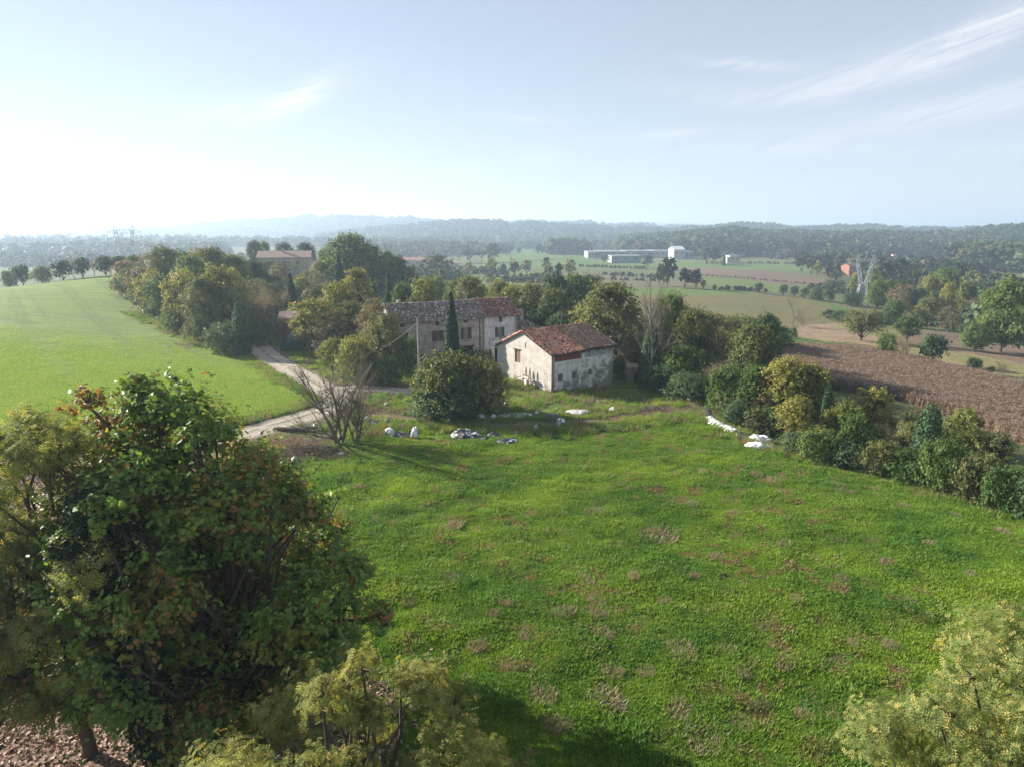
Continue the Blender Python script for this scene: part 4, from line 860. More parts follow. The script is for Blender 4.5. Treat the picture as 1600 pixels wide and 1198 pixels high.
h = house("farmhouse", "long pale house with brown roof on the ridge above the tree belt", "house", x, y, math.radians(9), Lh, 9, 5.3, 7.2, M_BEIGE, M_ROOFB, [(4.2,5.6,3.1,4.0),(6.6,7.6,3.1,4.0),(8.2,10.2,2.0,4.0),(12.4,13.6,3.0,4.2)], M_CREAM, chimney=.45, z=zb)
# clipped hedge below it
plant('olivebush', 420, 407, -222, 34, "long clipped grey green hedge below the pale ridge house"); plant('olivebush', 437, 411, -216, 24, "rounded end of the grey green hedge by the ridge house")
# industrial estate
def hall(px0, px1, top, D, depth, label, wall, endw, flat=True, ang=2, ev=None, roof=None, rise=0, wins=None, name="industrial_hall", cat="hall", base=None):
    if D < 500 and D > 365 and base is None: base = None
    if base: D = ground_at((px0+px1)/2, base)[1]
    x, y = place(px0, D); L = (px1-px0)*scl(D); CLEARINGS.append((x, y, L)); z = gz(x+L/2, y); H = max(2.6, 20+D*elev(top)-z)
    n = max(2, int(L/9)); wins = wins if wins is not None else [(L*(i+.25)/n, L*(i+.7)/n, H*.55, H*.72) for i in range(n)]
    return house(name, label, cat, x, y, math.radians(ang), L, depth, H, H+rise, wall, roof or M_WHITE, wins, endw, flat=not rise, z=z)
D = 700
hall(929, 977, 394, D, 40, "first grey industrial hall with white porch end", M_PANEL, M_WHITE, base=404); hall(919, 928.6, 394, D-4, 34, "white porch like end bay of the first industrial hall", M_WHITE, M_WHITE, name="industrial_annex", cat="annex", base=404)
hall(995, 1022.5, 393, D+4, 40, "second industrial hall with dark cladding", M_PANEL, M_WHITE, base=403.5); hall(977.7, 994.6, 393, D, 38, "white front block of the second industrial hall", M_WHITE, M_WHITE, name="industrial_annex", cat="annex", base=403.5)
hall(1041, 1052, 392.5, D+4, 40, "dark narrow end of the third industrial hall", M_PANEL, M_WHITE, base=403.5); hall(1023.3, 1040.6, 392.5, D, 40, "white third industrial hall beside the tall building", M_WHITE, M_WHITE, name="industrial_annex", cat="annex", base=403.5)
hall(956, 1002, 400.5, D-45, 24, "low long shed in front of the industrial halls", M_PANEL, M_WHITE, rise=0, base=411)
hall(1053, 1070, 390.5, D-20, 26, "tall white building with pale green sloping roof", M_WHITE, M_WHITE, rise=3.5, roof=M_ROOFG, name="tall_building", cat="building", base=406); hall(1070.5, 1084, 394, D-12, 22, "dark annex beside the tall white building", M_PANEL, M_PANEL, name="industrial_annex", cat="annex", base=405)
hall(983, 1025, 384.5, 800, 18, "long low house with brown red roof behind the halls", M_PINK, M_BEIGE, rise=4.5, roof=M_ROOFR, name="farmhouse", cat="house", base=390)
hall(930, 944, 381, 880, 14, "white house behind the first industrial hall", M_WHITE, M_WHITE, rise=3, roof=M_ROOFR, name="village_house", cat="house", base=387); hall(946, 952, 382, 870, 12, "small cream house behind the first industrial hall", M_CREAM, M_WHITE, rise=3, roof=M_ROOFR, name="village_house", cat="house", base=386.5)
hall(1141, 1157, 400, 640, 14, "low beige building with flat roof by the thin cypress", M_BEIGE, M_WHITE, name="farm_building", cat="building", base=411); hall(1137, 1141, 403, 630, 8, "white cube shaped end of the low beige building", M_WHITE, M_WHITE, name="farm_building", cat="building", base=412)
hall(1284, 1300, 384.5, 760, 14, "first half of the white villa with red roofs", M_BEIGE, M_WHITE, rise=3.6, roof=M_ROOFR, name="villa", cat="villa", ang=12, base=390); hall(1302, 1322, 385, 750, 16, "second longer half of the white villa with red roofs", M_BEIGE, M_WHITE, rise=3.8, roof=M_ROOFR, name="villa", cat="villa", ang=8, base=390)
x, y = ground_at(1326, 431); CLEARINGS.append((x-6, y, 12)); house("farmhouse", "orange rendered house with dark roof behind the near pylon", "house", x, y, math.radians(28), 12, 7.5, 7.4, 9.2, M_PINK, M_ROOFB, [(2,3,2,3.4),(5,6,2,3.4),(8.5,9.5,2,3.4),(2,3,4.8,6.2),(5,6,4.8,6.2)], M_ORANGE, chimney=.3, z=gz(x, y))
x, y = ground_at(1301, 430); house("outbuilding", "small pale outbuilding before the orange house", "building", x, y, math.radians(20), 5, 5, 4.2, 5.4, M_BEIGE, M_ROOFB, [(1.5,2.5,1.5,2.6)], M_WHITE)
hall(628, 662, 407, 430, 14, "pink farmstead wing beyond the firs", M_PINK, M_BEIGE, rise=2.2, roof=M_ROOFR, name="farmstead", cat="farmstead", base=420); hall(663, 700, 409, 440, 12, "longer red roofed wing of the pink farmstead", M_PINK, M_BEIGE, rise=2.2, roof=M_ROOFR, name="farmstead", cat="farmstead", base=420)
hall(703, 716, 412, 425, 10, "low grey barn at the end of the pink farmstead", M_BEIGE, M_WHITE, rise=1.8, roof=M_ROOFB, name="outbuilding", cat="building", base=420)
hall(774.5, 781, 368, 1080, 9, "pale square stone tower rising from the far trees", M_CREAM, M_WHITE, name="tower", cat="tower", wins=[(2,4,30,33)], base=382)
for (a, b, t, D_, lb) in [(848, 853, 380, 900, "tiny white house by the far poplars"), (806, 808, 383, 880, "tiny cream house at the edge of the far village"), (709, 713, 381, 900, "tiny white roofed house among the far trees"), (1592, 1598, 369, 1000, "white house gleaming high on the wooded hill"), (1398, 1403, 401, 560, "tiny pale hut below the wooded hill")]:
    hall(a, b, t, D_, 10, lb, M_WHITE, M_WHITE, base=t+6.5, rise=2.4, roof=M_ROOFR, name="village_house", cat="house")
for k, (px_, D_, c) in enumerate([(926, 690, "white"), (1076, 660, "silver"), (1083, 655, "pale"), (1030, 690, "dark"), (1064, 670, "grey")]): pass

# ------------------------------------------------------------------ pylons and their lines
def pylon(px, D, top, label, rz, k=1.0, steel=None):
    steel = steel or M_STEEL
    x, y = place(px, D); z = gz(x, y); H = 20+D*elev(top)-z; root = empty("lattice_pylon", (x, y, z), rz); tag(root, label, "pylon"); s = H/31.0; b = MB(); t = .23*k; CLEARINGS.append((x-7, y, 14))
    def fr(z_, w): return [(-w/2,-w/2*.8,z_),(w/2,-w/2*.8,z_),(w/2,w/2*.8,z_),(-w/2,w/2*.8,z_)]
    lv = [(0, 7.2), (3.6, 6.2), (7, 5.3), (10, 4.6), (12.6, 4.0)]
    for (z0, w0), (z1, w1) in zip(lv[:-1], lv[1:]):
        A, B = fr(z0*s, w0*s), fr(z1*s, w1*s)
        for i in range(4): j = (i+1) % 4; b.bar(A[i], B[i], t*1.5); b.bar(A[i], B[j], t); b.bar(A[j], B[i], t); b.bar(B[i], B[j], t)
    body = b.build("body", steel, root); b = MB()
    for sx in (-1, 1):                                     # the two splayed arms of the head
        pts_o = [(sx*2.0, 12.6), (sx*3.3, 18.6), (sx*4.8, 25.0), (sx*5.0, 28.0)]; pts_i = [(sx*.4, 12.8), (sx*1.7, 18.2), (sx*3.2, 24.2), (sx*3.5, 28.0)]
        for yy in (-1, 1):
            for Pp in (pts_o, pts_i):
                for (a, c), (a2, c2) in zip(Pp[:-1], Pp[1:]): b.bar((a*s, yy*1.3*s*(1-c/60), c*s), (a2*s, yy*1.3*s*(1-c2/60), c2*s), t*1.3)
            for i in range(3): b.bar((pts_o[i][0]*s, yy*s, pts_o[i][1]*s), (pts_i[i+1][0]*s, yy*s, pts_i[i+1][1]*s), t); b.bar((pts_i[i][0]*s, yy*s, pts_i[i][1]*s), (pts_o[i+1][0]*s, yy*s, pts_o[i+1][1]*s), t)
        b.bar((sx*4.8*s, 0, 28*s), (sx*4.5*s, 0, 31*s), t); b.bar((sx*3.6*s, 0, 28*s), (sx*4.5*s, 0, 31*s), t); b.bar((sx*4.2*s, 0, 29.4*s), (sx*5.6*s, 0, 29.6*s), t)
    b.build("head", steel, root); b = MB()
    for yy in (-.8, .8):
        for zz in (26.2, 28.0): b.bar((-5.1*s, yy*s, zz*s), (5.1*s, yy*s, zz*s), t*1.3)
        for i in range(8): xa = -5+i*1.25; b.bar((xa*s, yy*s, (26.2 if i % 2 else 28)*s), ((xa+1.25)*s, yy*s, (28 if i % 2 else 26.2)*s), t)
        for sx in (-1, 1): b.bar((sx*5*s, yy*s, 28*s), (sx*8.4*s, 0, 26.8*s), t*1.2); b.bar((sx*5*s, yy*s, 26.0*s), (sx*8.4*s, 0, 26.8*s), t*1.2)
    b.build("crossarm", steel, root)
    for xa in (-8.3, 0, 8.3):
        for d in ((-.9, .9) if xa else (-1.6, 1.6)): MB().bar((xa*s+d*(1 if xa == 0 else -.0)+(0 if xa == 0 else 0), 0, 26.3*s), (xa*s, 0, 21.9*s), t*.9).build("insulator", M_GLASS, root)
    return root, s
p1, s1 = pylon(198, 410, 351, "grey lattice pylon standing in the haze beyond the sown hill", math.radians(30), .8)
p2, s2 = pylon(1354, 300, 396, "steel lattice pylon coloured as if sunlit among the valley trees", math.radians(-8), .55, simple("steel_sunlit_tint", (.40, .42, .44), .5, .1, 3))  # sunlight on this pylon is put into a paler steel colour
def wire(a, b, sag, label, rad=.035, n=24, group=None, name="power_line"):
    a = Vector(a); b = Vector(b); pts = [a.lerp(b, i/n)-Vector((0, 0, sag*4*(i/n)*(1-i/n))) for i in range(n+1)]; o = MB().tube(pts, rad, 3).build(name, M_DARKW); tag(o, label, "cable", group)
M_DARKW = simple("dark_cable", (.05, .05, .055), .6, .1)
c1 = Vector(p1.location)
for k, dx in enumerate((-8.3, 0, 8.3)):
    w_ = ("outermost", "middle", "innermost")[k]; a = c1+Vector((dx*s1, 0, 21.9*s1)); wire(a, a+Vector((-330, 170, -4)), 13, w_+" of three thin power lines crossing the misty valley from the pylon", .06, group="power lines of the far pylon"); wire(a, a+Vector((330, 130, -8)), 13, w_+" of three thin power lines running behind the tree belt", .06, group="power lines behind the tree belt")
for (px_, D_, t) in ((348, 800, 378), (353, 820, 377)):
    pylon(px_, D_, t, "first hazy little pylon over the belt" if px_ == 348 else "second hazy little pylon over the belt", 0, .9)

# ------------------------------------------------------------------ poles and cable by the track
def pole(px, base, top, label, mat, rad, name="utility_pole"):
    x, y = ground_at(px, base); z = gz(x, y); H = 20+y*elev(top)-z; o = MB().tube([(0, 0, -.3), (0, 0, H)], [rad, rad*.7], 8).build("pole_shaft", mat); r_ = empty(name, (x, y, z)); o.parent = r_; tag(r_, label, "pole")
    b = MB().box(-.18, .18, -.03, .03, H-.5, H-.42); b.build("bracket", M_RUST, r_); return Vector((x, y, z+H-.45))
a = pole(657, 636, 497, "tall grey concrete pole beside the large round bush", M_CONC, .17)
b = pole(600, 594, 538, "short reddish wooden pole by the track junction", M_WOOD, .12)
wire(a, b, .25, "thick cable sloping from the concrete pole to the wooden pole", .045, name="overhead_cable"); x, y = ground_at(500, 650); wire(b, (x, y, 3.0), .9, "cable running on from the wooden pole over the track", .035, name="overhead_cable")
wire(a, (-.5, 105, 5.4), .5, "thin cable from the concrete pole to the whitewashed house", .02, name="overhead_cable")
wire(b, (-19, 99, 6.9), .4, "thin cable from the wooden pole up to the stone house", .02, name="overhead_cable")
# leaning white stake in the orchard
x, y = ground_at(1443, 577); o = MB().bar((0, 0, -.2), (.35, 0, 1.9), .11).build("stake", M_WHITE); o.location = (x, y, gz(x, y)); tag(o, "leaning white stake at the edge of the maize below the orchard", "stake")

# ------------------------------------------------------------------ rusty hay machine leaning on the barn gable
def implement():
    A = math.radians(37.03); v = Vector((-math.sin(A), math.cos(A), 0)); w = Vector((-math.cos(A), -math.sin(A), 0)); C0 = Vector((4.9, 83, 0)); base = C0+v*4.1+w*.55; base.z = gz(base.x, base.y)-.05
    r_ = empty("hay_loader", base, A+math.pi/2); tag(r_, "old rusty farm machine with two pointed frames against the barn gable", "farm machine")
    for x0 in (-.45, .35):
        MB().bar((x0-.32, 0, .3), (x0, -.05, 2.5), .07).bar((x0+.32, 0, .3), (x0, -.05, 2.5), .07).bar((x0-.2, 0, 1.1), (x0+.2, 0, 1.1), .05).bar((x0-.12, 0, 1.7), (x0+.12, 0, 1.7), .05).build("pointed_frame", M_RUST, r_)
    MB().box(-.75, .65, .0, .45, 1.22, 1.34).build("platform", M_CREAM, r_); MB().bar((-.7, .3, 1.5), (.6, .3, 1.5), .09).bar((-.6, .3, .2), (-.6, .3, 1.5), .07).bar((.5, .3, .2), (.5, .3, 1.5), .07).build("cross_frame", M_RUST, r_)
    MB().box(-.28, .22, .15, .4, .0, .95).build("chute", M_CREAM, r_)
    for x0 in (-.8, .7):
        b = MB(); pts = [(x0, .25+.45*math.cos(t*math.pi/8), .45+.45*math.sin(t*math.pi/8)) for t in range(17)]; b.tube(pts, .035, 5)
        for t in range(8): b.bar((x0, .25, .45), (x0, .25+.43*math.cos(t*math.pi/4), .45+.43*math.sin(t*math.pi/4)), .025)
        b.build("wheel", M_RUST, r_)
    MB().bar((.7, .3, 1.3), (1.7, .8, .9), .06).build("drawbar", M_RUST, r_)
implement()

# ------------------------------------------------------------------ plastic sheets, sacks and rubbish round the yard
def mat_sheet(name, a, b, k, rough=.45):
    m = NT(name); tc = m.n("ShaderNodeTexCoord").outputs["Object"]; n = m.noise(1.9, 3, .6, vec=tc, dist=.6); c = m.mix(m.math('GREATER_THAN', n, k), a, b); return m.done(m.bsdf(c, rough, .4, m.bump(m.noise(7, 4, .6, vec=tc, dist=1), .7, .06)))
S_WHITE = mat_sheet("white_silage_film", (.80, .82, .84), (.60, .62, .66), .58); S_MIX = mat_sheet("black_white_film", (.025, .027, .032), (.62, .64, .68), .585); S_BLACK = mat_sheet("black_silage_film", (.020, .022, .028), (.06, .065, .075), .52, .35); S_GREEN = mat_sheet("pale_green_sheet", (.46, .58, .50), (.40, .50, .44), .6); S_DIRTY = mat_sheet("dirty_white_film", (.62, .60, .56), (.34, .31, .27), .56)
def sack(px, py, wpx, hpx, mat, name, label, seed, cat):
    x, y = ground_at(px, py); d = y*cP+20*sP; W = wpx*d/FPX; Hh = hpx*d/FPX; q = np.random.RandomState(seed); m, k = 18, 12; V = []
    for i in range(k+1):
        ph = math.pi*i/k; zz = (1-math.cos(ph))/2; rr = (math.sin(ph)**.6)*(1-.25*zz)
        for j in range(m): a = 2*math.pi*j/m; n_ = 1+.85*float(fbm(math.cos(a)*1.6+seed*3, math.sin(a)*1.6+zz*2.2, seed, 3))*2; V.append((math.cos(a)*rr*W/2*n_, math.sin(a)*rr*W*.4*n_, zz*Hh*(.8+.4*q.rand() if 0 < i < k else 1)))
    F = [(i*m+j, i*m+(j+1) % m, (i+1)*m+(j+1) % m, (i+1)*m+j) for i in range(k) for j in range(m)]; o = obj(name, np_mesh(name, V, [F], [mat])); o.location = (x, y, gz(x, y)-.04); o.rotation_euler = (q.uniform(-.15, .15), q.uniform(-.15, .15), q.rand()*.6); tag(o, label, cat); return o
def crumple(px, py, wpx, dpx, h, mat, name, label, seed, rz=0.0, cat="plastic sheet", group=None, flat=False, bend=0.0):
    x, y = ground_at(px, py); d = y*cP+20*sP; W = wpx*d/FPX; Dp = max(.5, dpx*(y*y+400)/(20*FPX)*.9); n = 26; q = np.random.RandomState(seed); u, v = np.meshgrid(np.linspace(-1, 1, n), np.linspace(-1, 1, n)); r_ = np.hypot(u, v)
    sx = u*np.sqrt(1-v*v/2)*(1+.35*fbm(u*1.7+seed, v*1.7, seed)*2); sy = v*np.sqrt(1-u*u/2)*(1+.35*fbm(u*1.7, v*1.7+seed, seed+4)*2); e = np.clip(1-np.maximum(abs(u), abs(v))**3, 0, 1)
    z = h*(.25+.75*e)*(1+1.5*fbm(u*2.2+seed, v*2.2, seed+1))*(.35 if flat else 1)+.10*np.abs(fbm(u*6, v*6+seed, seed+2))*2*(e*.8+.2)+q.rand(n, n)*.05*e; z = np.maximum(z*np.clip(e*4, 0, 1), 0)+.02
    X = sx*W/2; Y = sy*Dp/2+bend*(sx*sx)*Dp; c, s = math.cos(rz), math.sin(rz); wx = x+X*c-Y*s; wy = y+X*s+Y*c; gzv = height(wx, wy)-gz(x, y); V = np.stack([X*c-Y*s, X*s+Y*c, z+gzv], -1).reshape(-1, 3)
    j, i = np.meshgrid(np.arange(n-1), np.arange(n-1)); a = (i*n+j).ravel(); F = np.stack([a, a+1, a+n+1, a+n], -1); o = obj(name, np_mesh(name, V, [F], [mat])); o.location = (x, y, gz(x, y)+.03); tag(o, label, cat, group); return o
for a in [
 (573,657,12,5,.35,S_DIRTY,"plastic_sack","small off white sack on the yard edge below the track",1), (587,661,17,7,.45,S_MIX,"plastic_sheet","crumpled white and dark film under the bare spreading tree",2), (602,659,7,5,.4,S_WHITE,"plastic_scrap","little white scrap right of the crumpled film",3),
 (609,676,15,7,.75,S_WHITE,"plastic_sack","white sack at the left end of the black heap",4), (626,680,30,8,.6,S_BLACK,"plastic_sheet","black film heap lying between two white sacks",5), (648,683,11,7,1.25,S_WHITE,"plastic_sack","upright white sack beside the black heap",6),
 (668,668,8,5,.6,S_BLACK,"plastic_sack","small dark sack on the dirt path edge",7), (728,680,44,15,1.1,S_MIX,"plastic_sheet","largest heap of black and white film on the meadow edge",8), (752,684,22,5,.25,S_MIX,"plastic_sheet","flat black and white strip trailing from the largest heap",9),
 (774,679,24,8,.6,S_BLACK,"plastic_sheet","black film mound between the two big heaps",10), (792,688,32,11,.4,S_MIX,"plastic_sheet","spread white and black film nearest the meadow",11), (752,652,12,5,.45,S_WHITE,"plastic_sack","white sack at the foot of the round bush",12), (772,653,9,4,.35,S_WHITE,"plastic_scrap","small white scrap beside the green sheet",13),
 (838,646,8,4,.2,S_GREEN,"plastic_scrap","torn pale green scrap next to the green sheet",15), (862,653,29,9,.85,S_BLACK,"tarpaulin","dark blue black tarpaulin heap before the barn",16), (876,657,14,6,.5,S_WHITE,"plastic_sheet","white film caught on the dark tarpaulin",17),
 (903,644,35,7,.45,S_DIRTY,"plastic_sheet","crumpled dirty white film before the barn front",18), (957,642,10,6,.5,S_WHITE,"plastic_scrap","pale scrap in the weeds past the barn corner",19), (807,676,8,3,.15,S_DIRTY,"plastic_scrap","flat pale scrap between heap and bottles",20),
 (1031,613,6,4,.5,S_WHITE,"plastic_scrap","white scrap in the dark shade of the thicket",21), (1052,620,8,5,.5,S_WHITE,"plastic_scrap","second white scrap in the shade of the thicket",22), (461,720,11,6,.4,S_DIRTY,"plastic_scrap","dull white scrap by the brown brushwood",23), (534,710,8,4,.3,S_WHITE,"plastic_scrap","small white scrap under the bare spreading tree",24),
 (603,634,6,5,.7,S_DIRTY,"plastic_canister","pale canister standing on the bank by the track",25), (493,668,9,5,.4,S_DIRTY,"plastic_scrap","pale rag by the stacked logs",26), (790,633,5,3,.3,S_WHITE,"plastic_scrap","tiny pale scrap on the round bush shade",27),
 (1166,683,36,8,.8,S_MIX,"plastic_sheet","rumpled black edged start of the wide white film",30), (1188,688,40,10,1.3,S_WHITE,"plastic_sheet","wide bright white film heap at the hedge foot",31), (1187,698,50,8,.8,S_WHITE,"plastic_sheet","lower fold of bright white film nearest the meadow",32)]:
    if a[6] in ("plastic_sack", "plastic_scrap", "plastic_canister"): sack(a[0], a[1], a[2], {4: 9, 6: 17}.get(a[8], 4.5 if a[2] < 9 else 7), a[5], a[6], a[7], a[8], {"plastic_sack": "sack", "plastic_scrap": "plastic scrap", "plastic_canister": "canister"}[a[6]])
    else: crumple(*a[:4], a[4]*.36, *a[5:], cat={"plastic_sack": "sack", "plastic_sheet": "plastic sheet", "plastic_scrap": "plastic scrap", "tarpaulin": "tarpaulin", "plastic_canister": "canister"}[a[6]])
crumple(806, 649, 54, 7, .16, S_GREEN, "plastic_sheet", "pale green flat sheet on the dirt path", 14, .12, flat=True)
def bottle(px, py, label):
    x, y = ground_at(px, py); r_ = empty("plastic_canister", (x, y, gz(x, y))); tag(r_, label, "canister"); MB().tube([(0,0,0),(0,0,.62)], .20, 8).tube([(0,0,.62),(0,0,.8)], [.2,.07], 8).build("body", M_WHITE, r_); MB().tube([(0,0,.8),(0,0,.92)], .06, 6).build("cap", M_SHUTG, r_)
bottle(837, 674, "white canister standing alone on the shaded meadow"); bottle(873, 670, "taller looking white canister below the dark tarpaulin")
def strip_sheet(pts, w, mat, name, label):
    P_ = smooth_line(P(*pts), 10); q = np.random.RandomState(3); P_ = np.array(P_); n = len(P_); T = unit(np.gradient(P_, axis=0)); Nn = np.stack([-T[:, 1], T[:, 0]], -1); m = 9; V = []
    for i in range(n):
        for j in range(m):
            t = (j/(m-1)-.5); p = P_[i]+Nn[i]*t*w*(1+.5*math.sin(i*1.7)); V.append((p[0], p[1], gz(p[0], p[1])+.05+.40*(1-4*t*t)*(.5+q.rand()*.7)))
    j, i = np.meshgrid(np.arange(m-1), np.arange(n-1)); a = (i*m+j).ravel(); F = np.stack([a, a+1, a+m+1, a+m], -1); o = obj(name, np_mesh(name, np.array(V), [F], [mat])); tag(o, label, "plastic sheet")
strip_sheet([(1107,638),(1106,646),(1109,656)], .9, S_BLACK, "plastic_sheet", "black crumpled start of the long film strip at the hedge corner")
strip_sheet([(1109,656),(1116,662),(1126,667),(1140,673),(1150,677)], 1.3, S_WHITE, "plastic_sheet", "long white film strip curving along the hedge foot")

# ------------------------------------------------------------------ logs, brushwood, ruined shed, yard clutter
def logs():
    x, y = ground_at(470, 671); q = random.Random(8)
    for k in range(7):
        a = q.uniform(-.35, .35); L = q.uniform(2.2, 3.6); o = MB().tube([(-L/2, 0, 0), (0, q.uniform(-.08, .08), 0), (L/2, 0, 0)], [.13, .12, .09], 7).build("log", M_WOOD); o.location = (x+q.uniform(-1.2, 1.4), y+q.uniform(-.8, .8), gz(x, y)+.12+.12*(k % 3)); o.rotation_euler = (0, q.uniform(-.05, .05), a)
        tag(o, "grey felled log in the loose pile beside the gravel track", "log", "logs in the pile beside the track")
    q = np.random.RandomState(6)
    for (px_, py_, w, nm, lb) in ((420, 712, 4.6, "brushwood_heap", "brown heap of cut brushwood between the track and the meadow"), (480, 706, 4.2, "brushwood_heap", "darker brushwood heap under the bare spreading tree"), (1005, 640, 4.2, "brushwood_heap", "heap of dead bramble stems before the thicket")):
        x, y = ground_at(px_, py_); sg = []
        for k in range(420):
            a = q.rand()*6.28; r_ = w/2*math.sqrt(q.rand()); p0 = np.array([math.cos(a)*r_*1.3, math.sin(a)*r_*.8, .05+.45*(1-r_/w*2)*q.rand()]); d = np.array([q.randn(), q.randn()*.6, q.randn()*.25])*.45; sg.append((np.array([p0-d, p0+q.randn(3)*.05, p0+d+np.array([0, 0, .1])]), np.array([.02, .018, .008])))
        V, F = tubes(sg, 3); o = obj(nm, np_mesh(nm, V, [F], [M_WOOD if px_ != 480 else M_WOODD])); o.location = (x, y, gz(x, y)); tag(o, lb, "brushwood")
logs()
x, y = ground_at(981, 601); house("ruined_shed", "tiny ruined stone shed under ivy beside the barn", "shed", x, y+.4, math.radians(12), 1.6, 1.6, 2.1, 2.5, W_SHED, M_ROOFB, [(.95, 1.45, .0, 1.5)], W_SHED, win_mat=M_DARK)
def yard():
    D_ = 115; x, y = at_dist(434, D_); z = gz(x, y); r_ = empty("open_shed", (x-1.2, y+3, z), .2); tag(r_, "dark open shed with reddish timber frame behind the green container", "shed")
    for (a, b_) in ((0, 0), (3.4, 0), (0, 2.6), (3.4, 2.6)): MB().box(a, a+.15, b_, b_+.15, -.3, 4.2).build("post", M_BRICK, r_)
    MB().add([(-.3,-.4,4.0),(3.9,-.4,4.0),(3.9,3.1,4.9),(-.3,3.1,4.9),(-.3,-.4,4.15),(3.9,-.4,4.15),(3.9,3.1,5.05),(-.3,3.1,5.05)], [(0,3,2,1),(4,5,6,7),(0,1,5,4),(1,2,6,5),(2,3,7,6),(3,0,4,7)]).build("roof", M_ROOFB, r_); MB().box(0.16, 3.39, 2.62, 2.7, .2, 3.2).build("back_wall", M_REDDOOR, r_)
    x, y = at_dist(430, 110); z = gz(x, y); r_ = empty("skip_container", (x, y, z), .12); tag(r_, "dark green open skip container where the track leaves the yard", "container"); b = MB().box(0, 3.9, 0, .06, .25, 1.5).box(0, 3.9, 1.7, 1.76, .25, 1.5).box(0, .06, .061, 1.699, .25, 1.5).box(3.84, 3.9, .061, 1.699, .25, 1.5).box(.061, 3.839, .061, 1.699, .25, .32); b.build("tub", M_SHUTG, r_)
    for k in range(5): MB().box(.35+k*.75, .45+k*.75, -.06, -.002, .3, 1.45).build("rib", M_SHUTG, r_)
    MB().box(.3, .9, .1, 1.6, 0, .24).box(3.0, 3.6, .1, 1.6, 0, .24).build("skid", M_RUST, r_)
    o = crumple(443, 528, 15, 7, 1.0, mat_sheet("blue_tarpaulin", (.04, .12, .20), (.03, .08, .14), .5), "tarpaulin", "blue tarpaulin bulging over stored things behind the green container", 41, cat="tarpaulin"); o.location = (x+1.6, y+2.2, z+1.2)
    MB_ = MB().box(-.7, .7, -.5, .5, 0, 1.2).box(-.75, .75, -.55, .55, 1.201, 1.26); o = MB_.build("crate", M_REDDOOR); o.location = (x+1.6, y+2.2, z-.05); tag(o, "brown wooden crate under the blue tarpaulin", "crate")
yard()
def car(px, D_, label, mat, rz):
    x, y = at_dist(px, D_, 425); z = max(gz(x, y), 20+D_*elev(429)); r_ = empty("parked_car", (x, y, z), rz); tag(r_, label, "car"); pr = [(-2.1,.35),(-2.1,.8),(-1.5,.95),(-.9,1.45),(.7,1.48),(1.4,1.0),(2.1,.85),(2.15,.35)]; b = MB(); n = len(pr)
    b.add([(p, -.85, q) for p, q in pr]+[(p, .85, q) for p, q in pr], [tuple(range(n)), tuple(reversed(range(n, 2*n)))]+[(i, i+n, (i+1) % n+n, (i+1) % n) for i in range(n)]); b.build("body", mat, r_); MB().add([(-1.3,-.86,1.0),(-.85,-.86,1.38),(.65,-.86,1.40),(1.15,-.86,1.02)], [(0,1,2,3)]).add([(-1.3,.86,1.0),(-.85,.86,1.38),(.65,.86,1.40),(1.15,.86,1.02)], [(3,2,1,0)]).build("side_windows", M_GLASS, r_)
    for cx in (-1.35, 1.35):
        for cy_ in (-.8, .8): MB().tube([(cx, cy_-.1, .33), (cx, cy_+.1, .33)], .33, 12).build("wheel", M_DARK, r_)
car(487, 225, "bluish car parked below the long pale ridge house", simple("blue_grey_car_paint", (.25, .32, .40), .3, .05), .1); car(506, 218, "white car parked on the lawn under the skyline trees", simple("white_car_paint", (.75, .76, .78), .3, .04), .5)

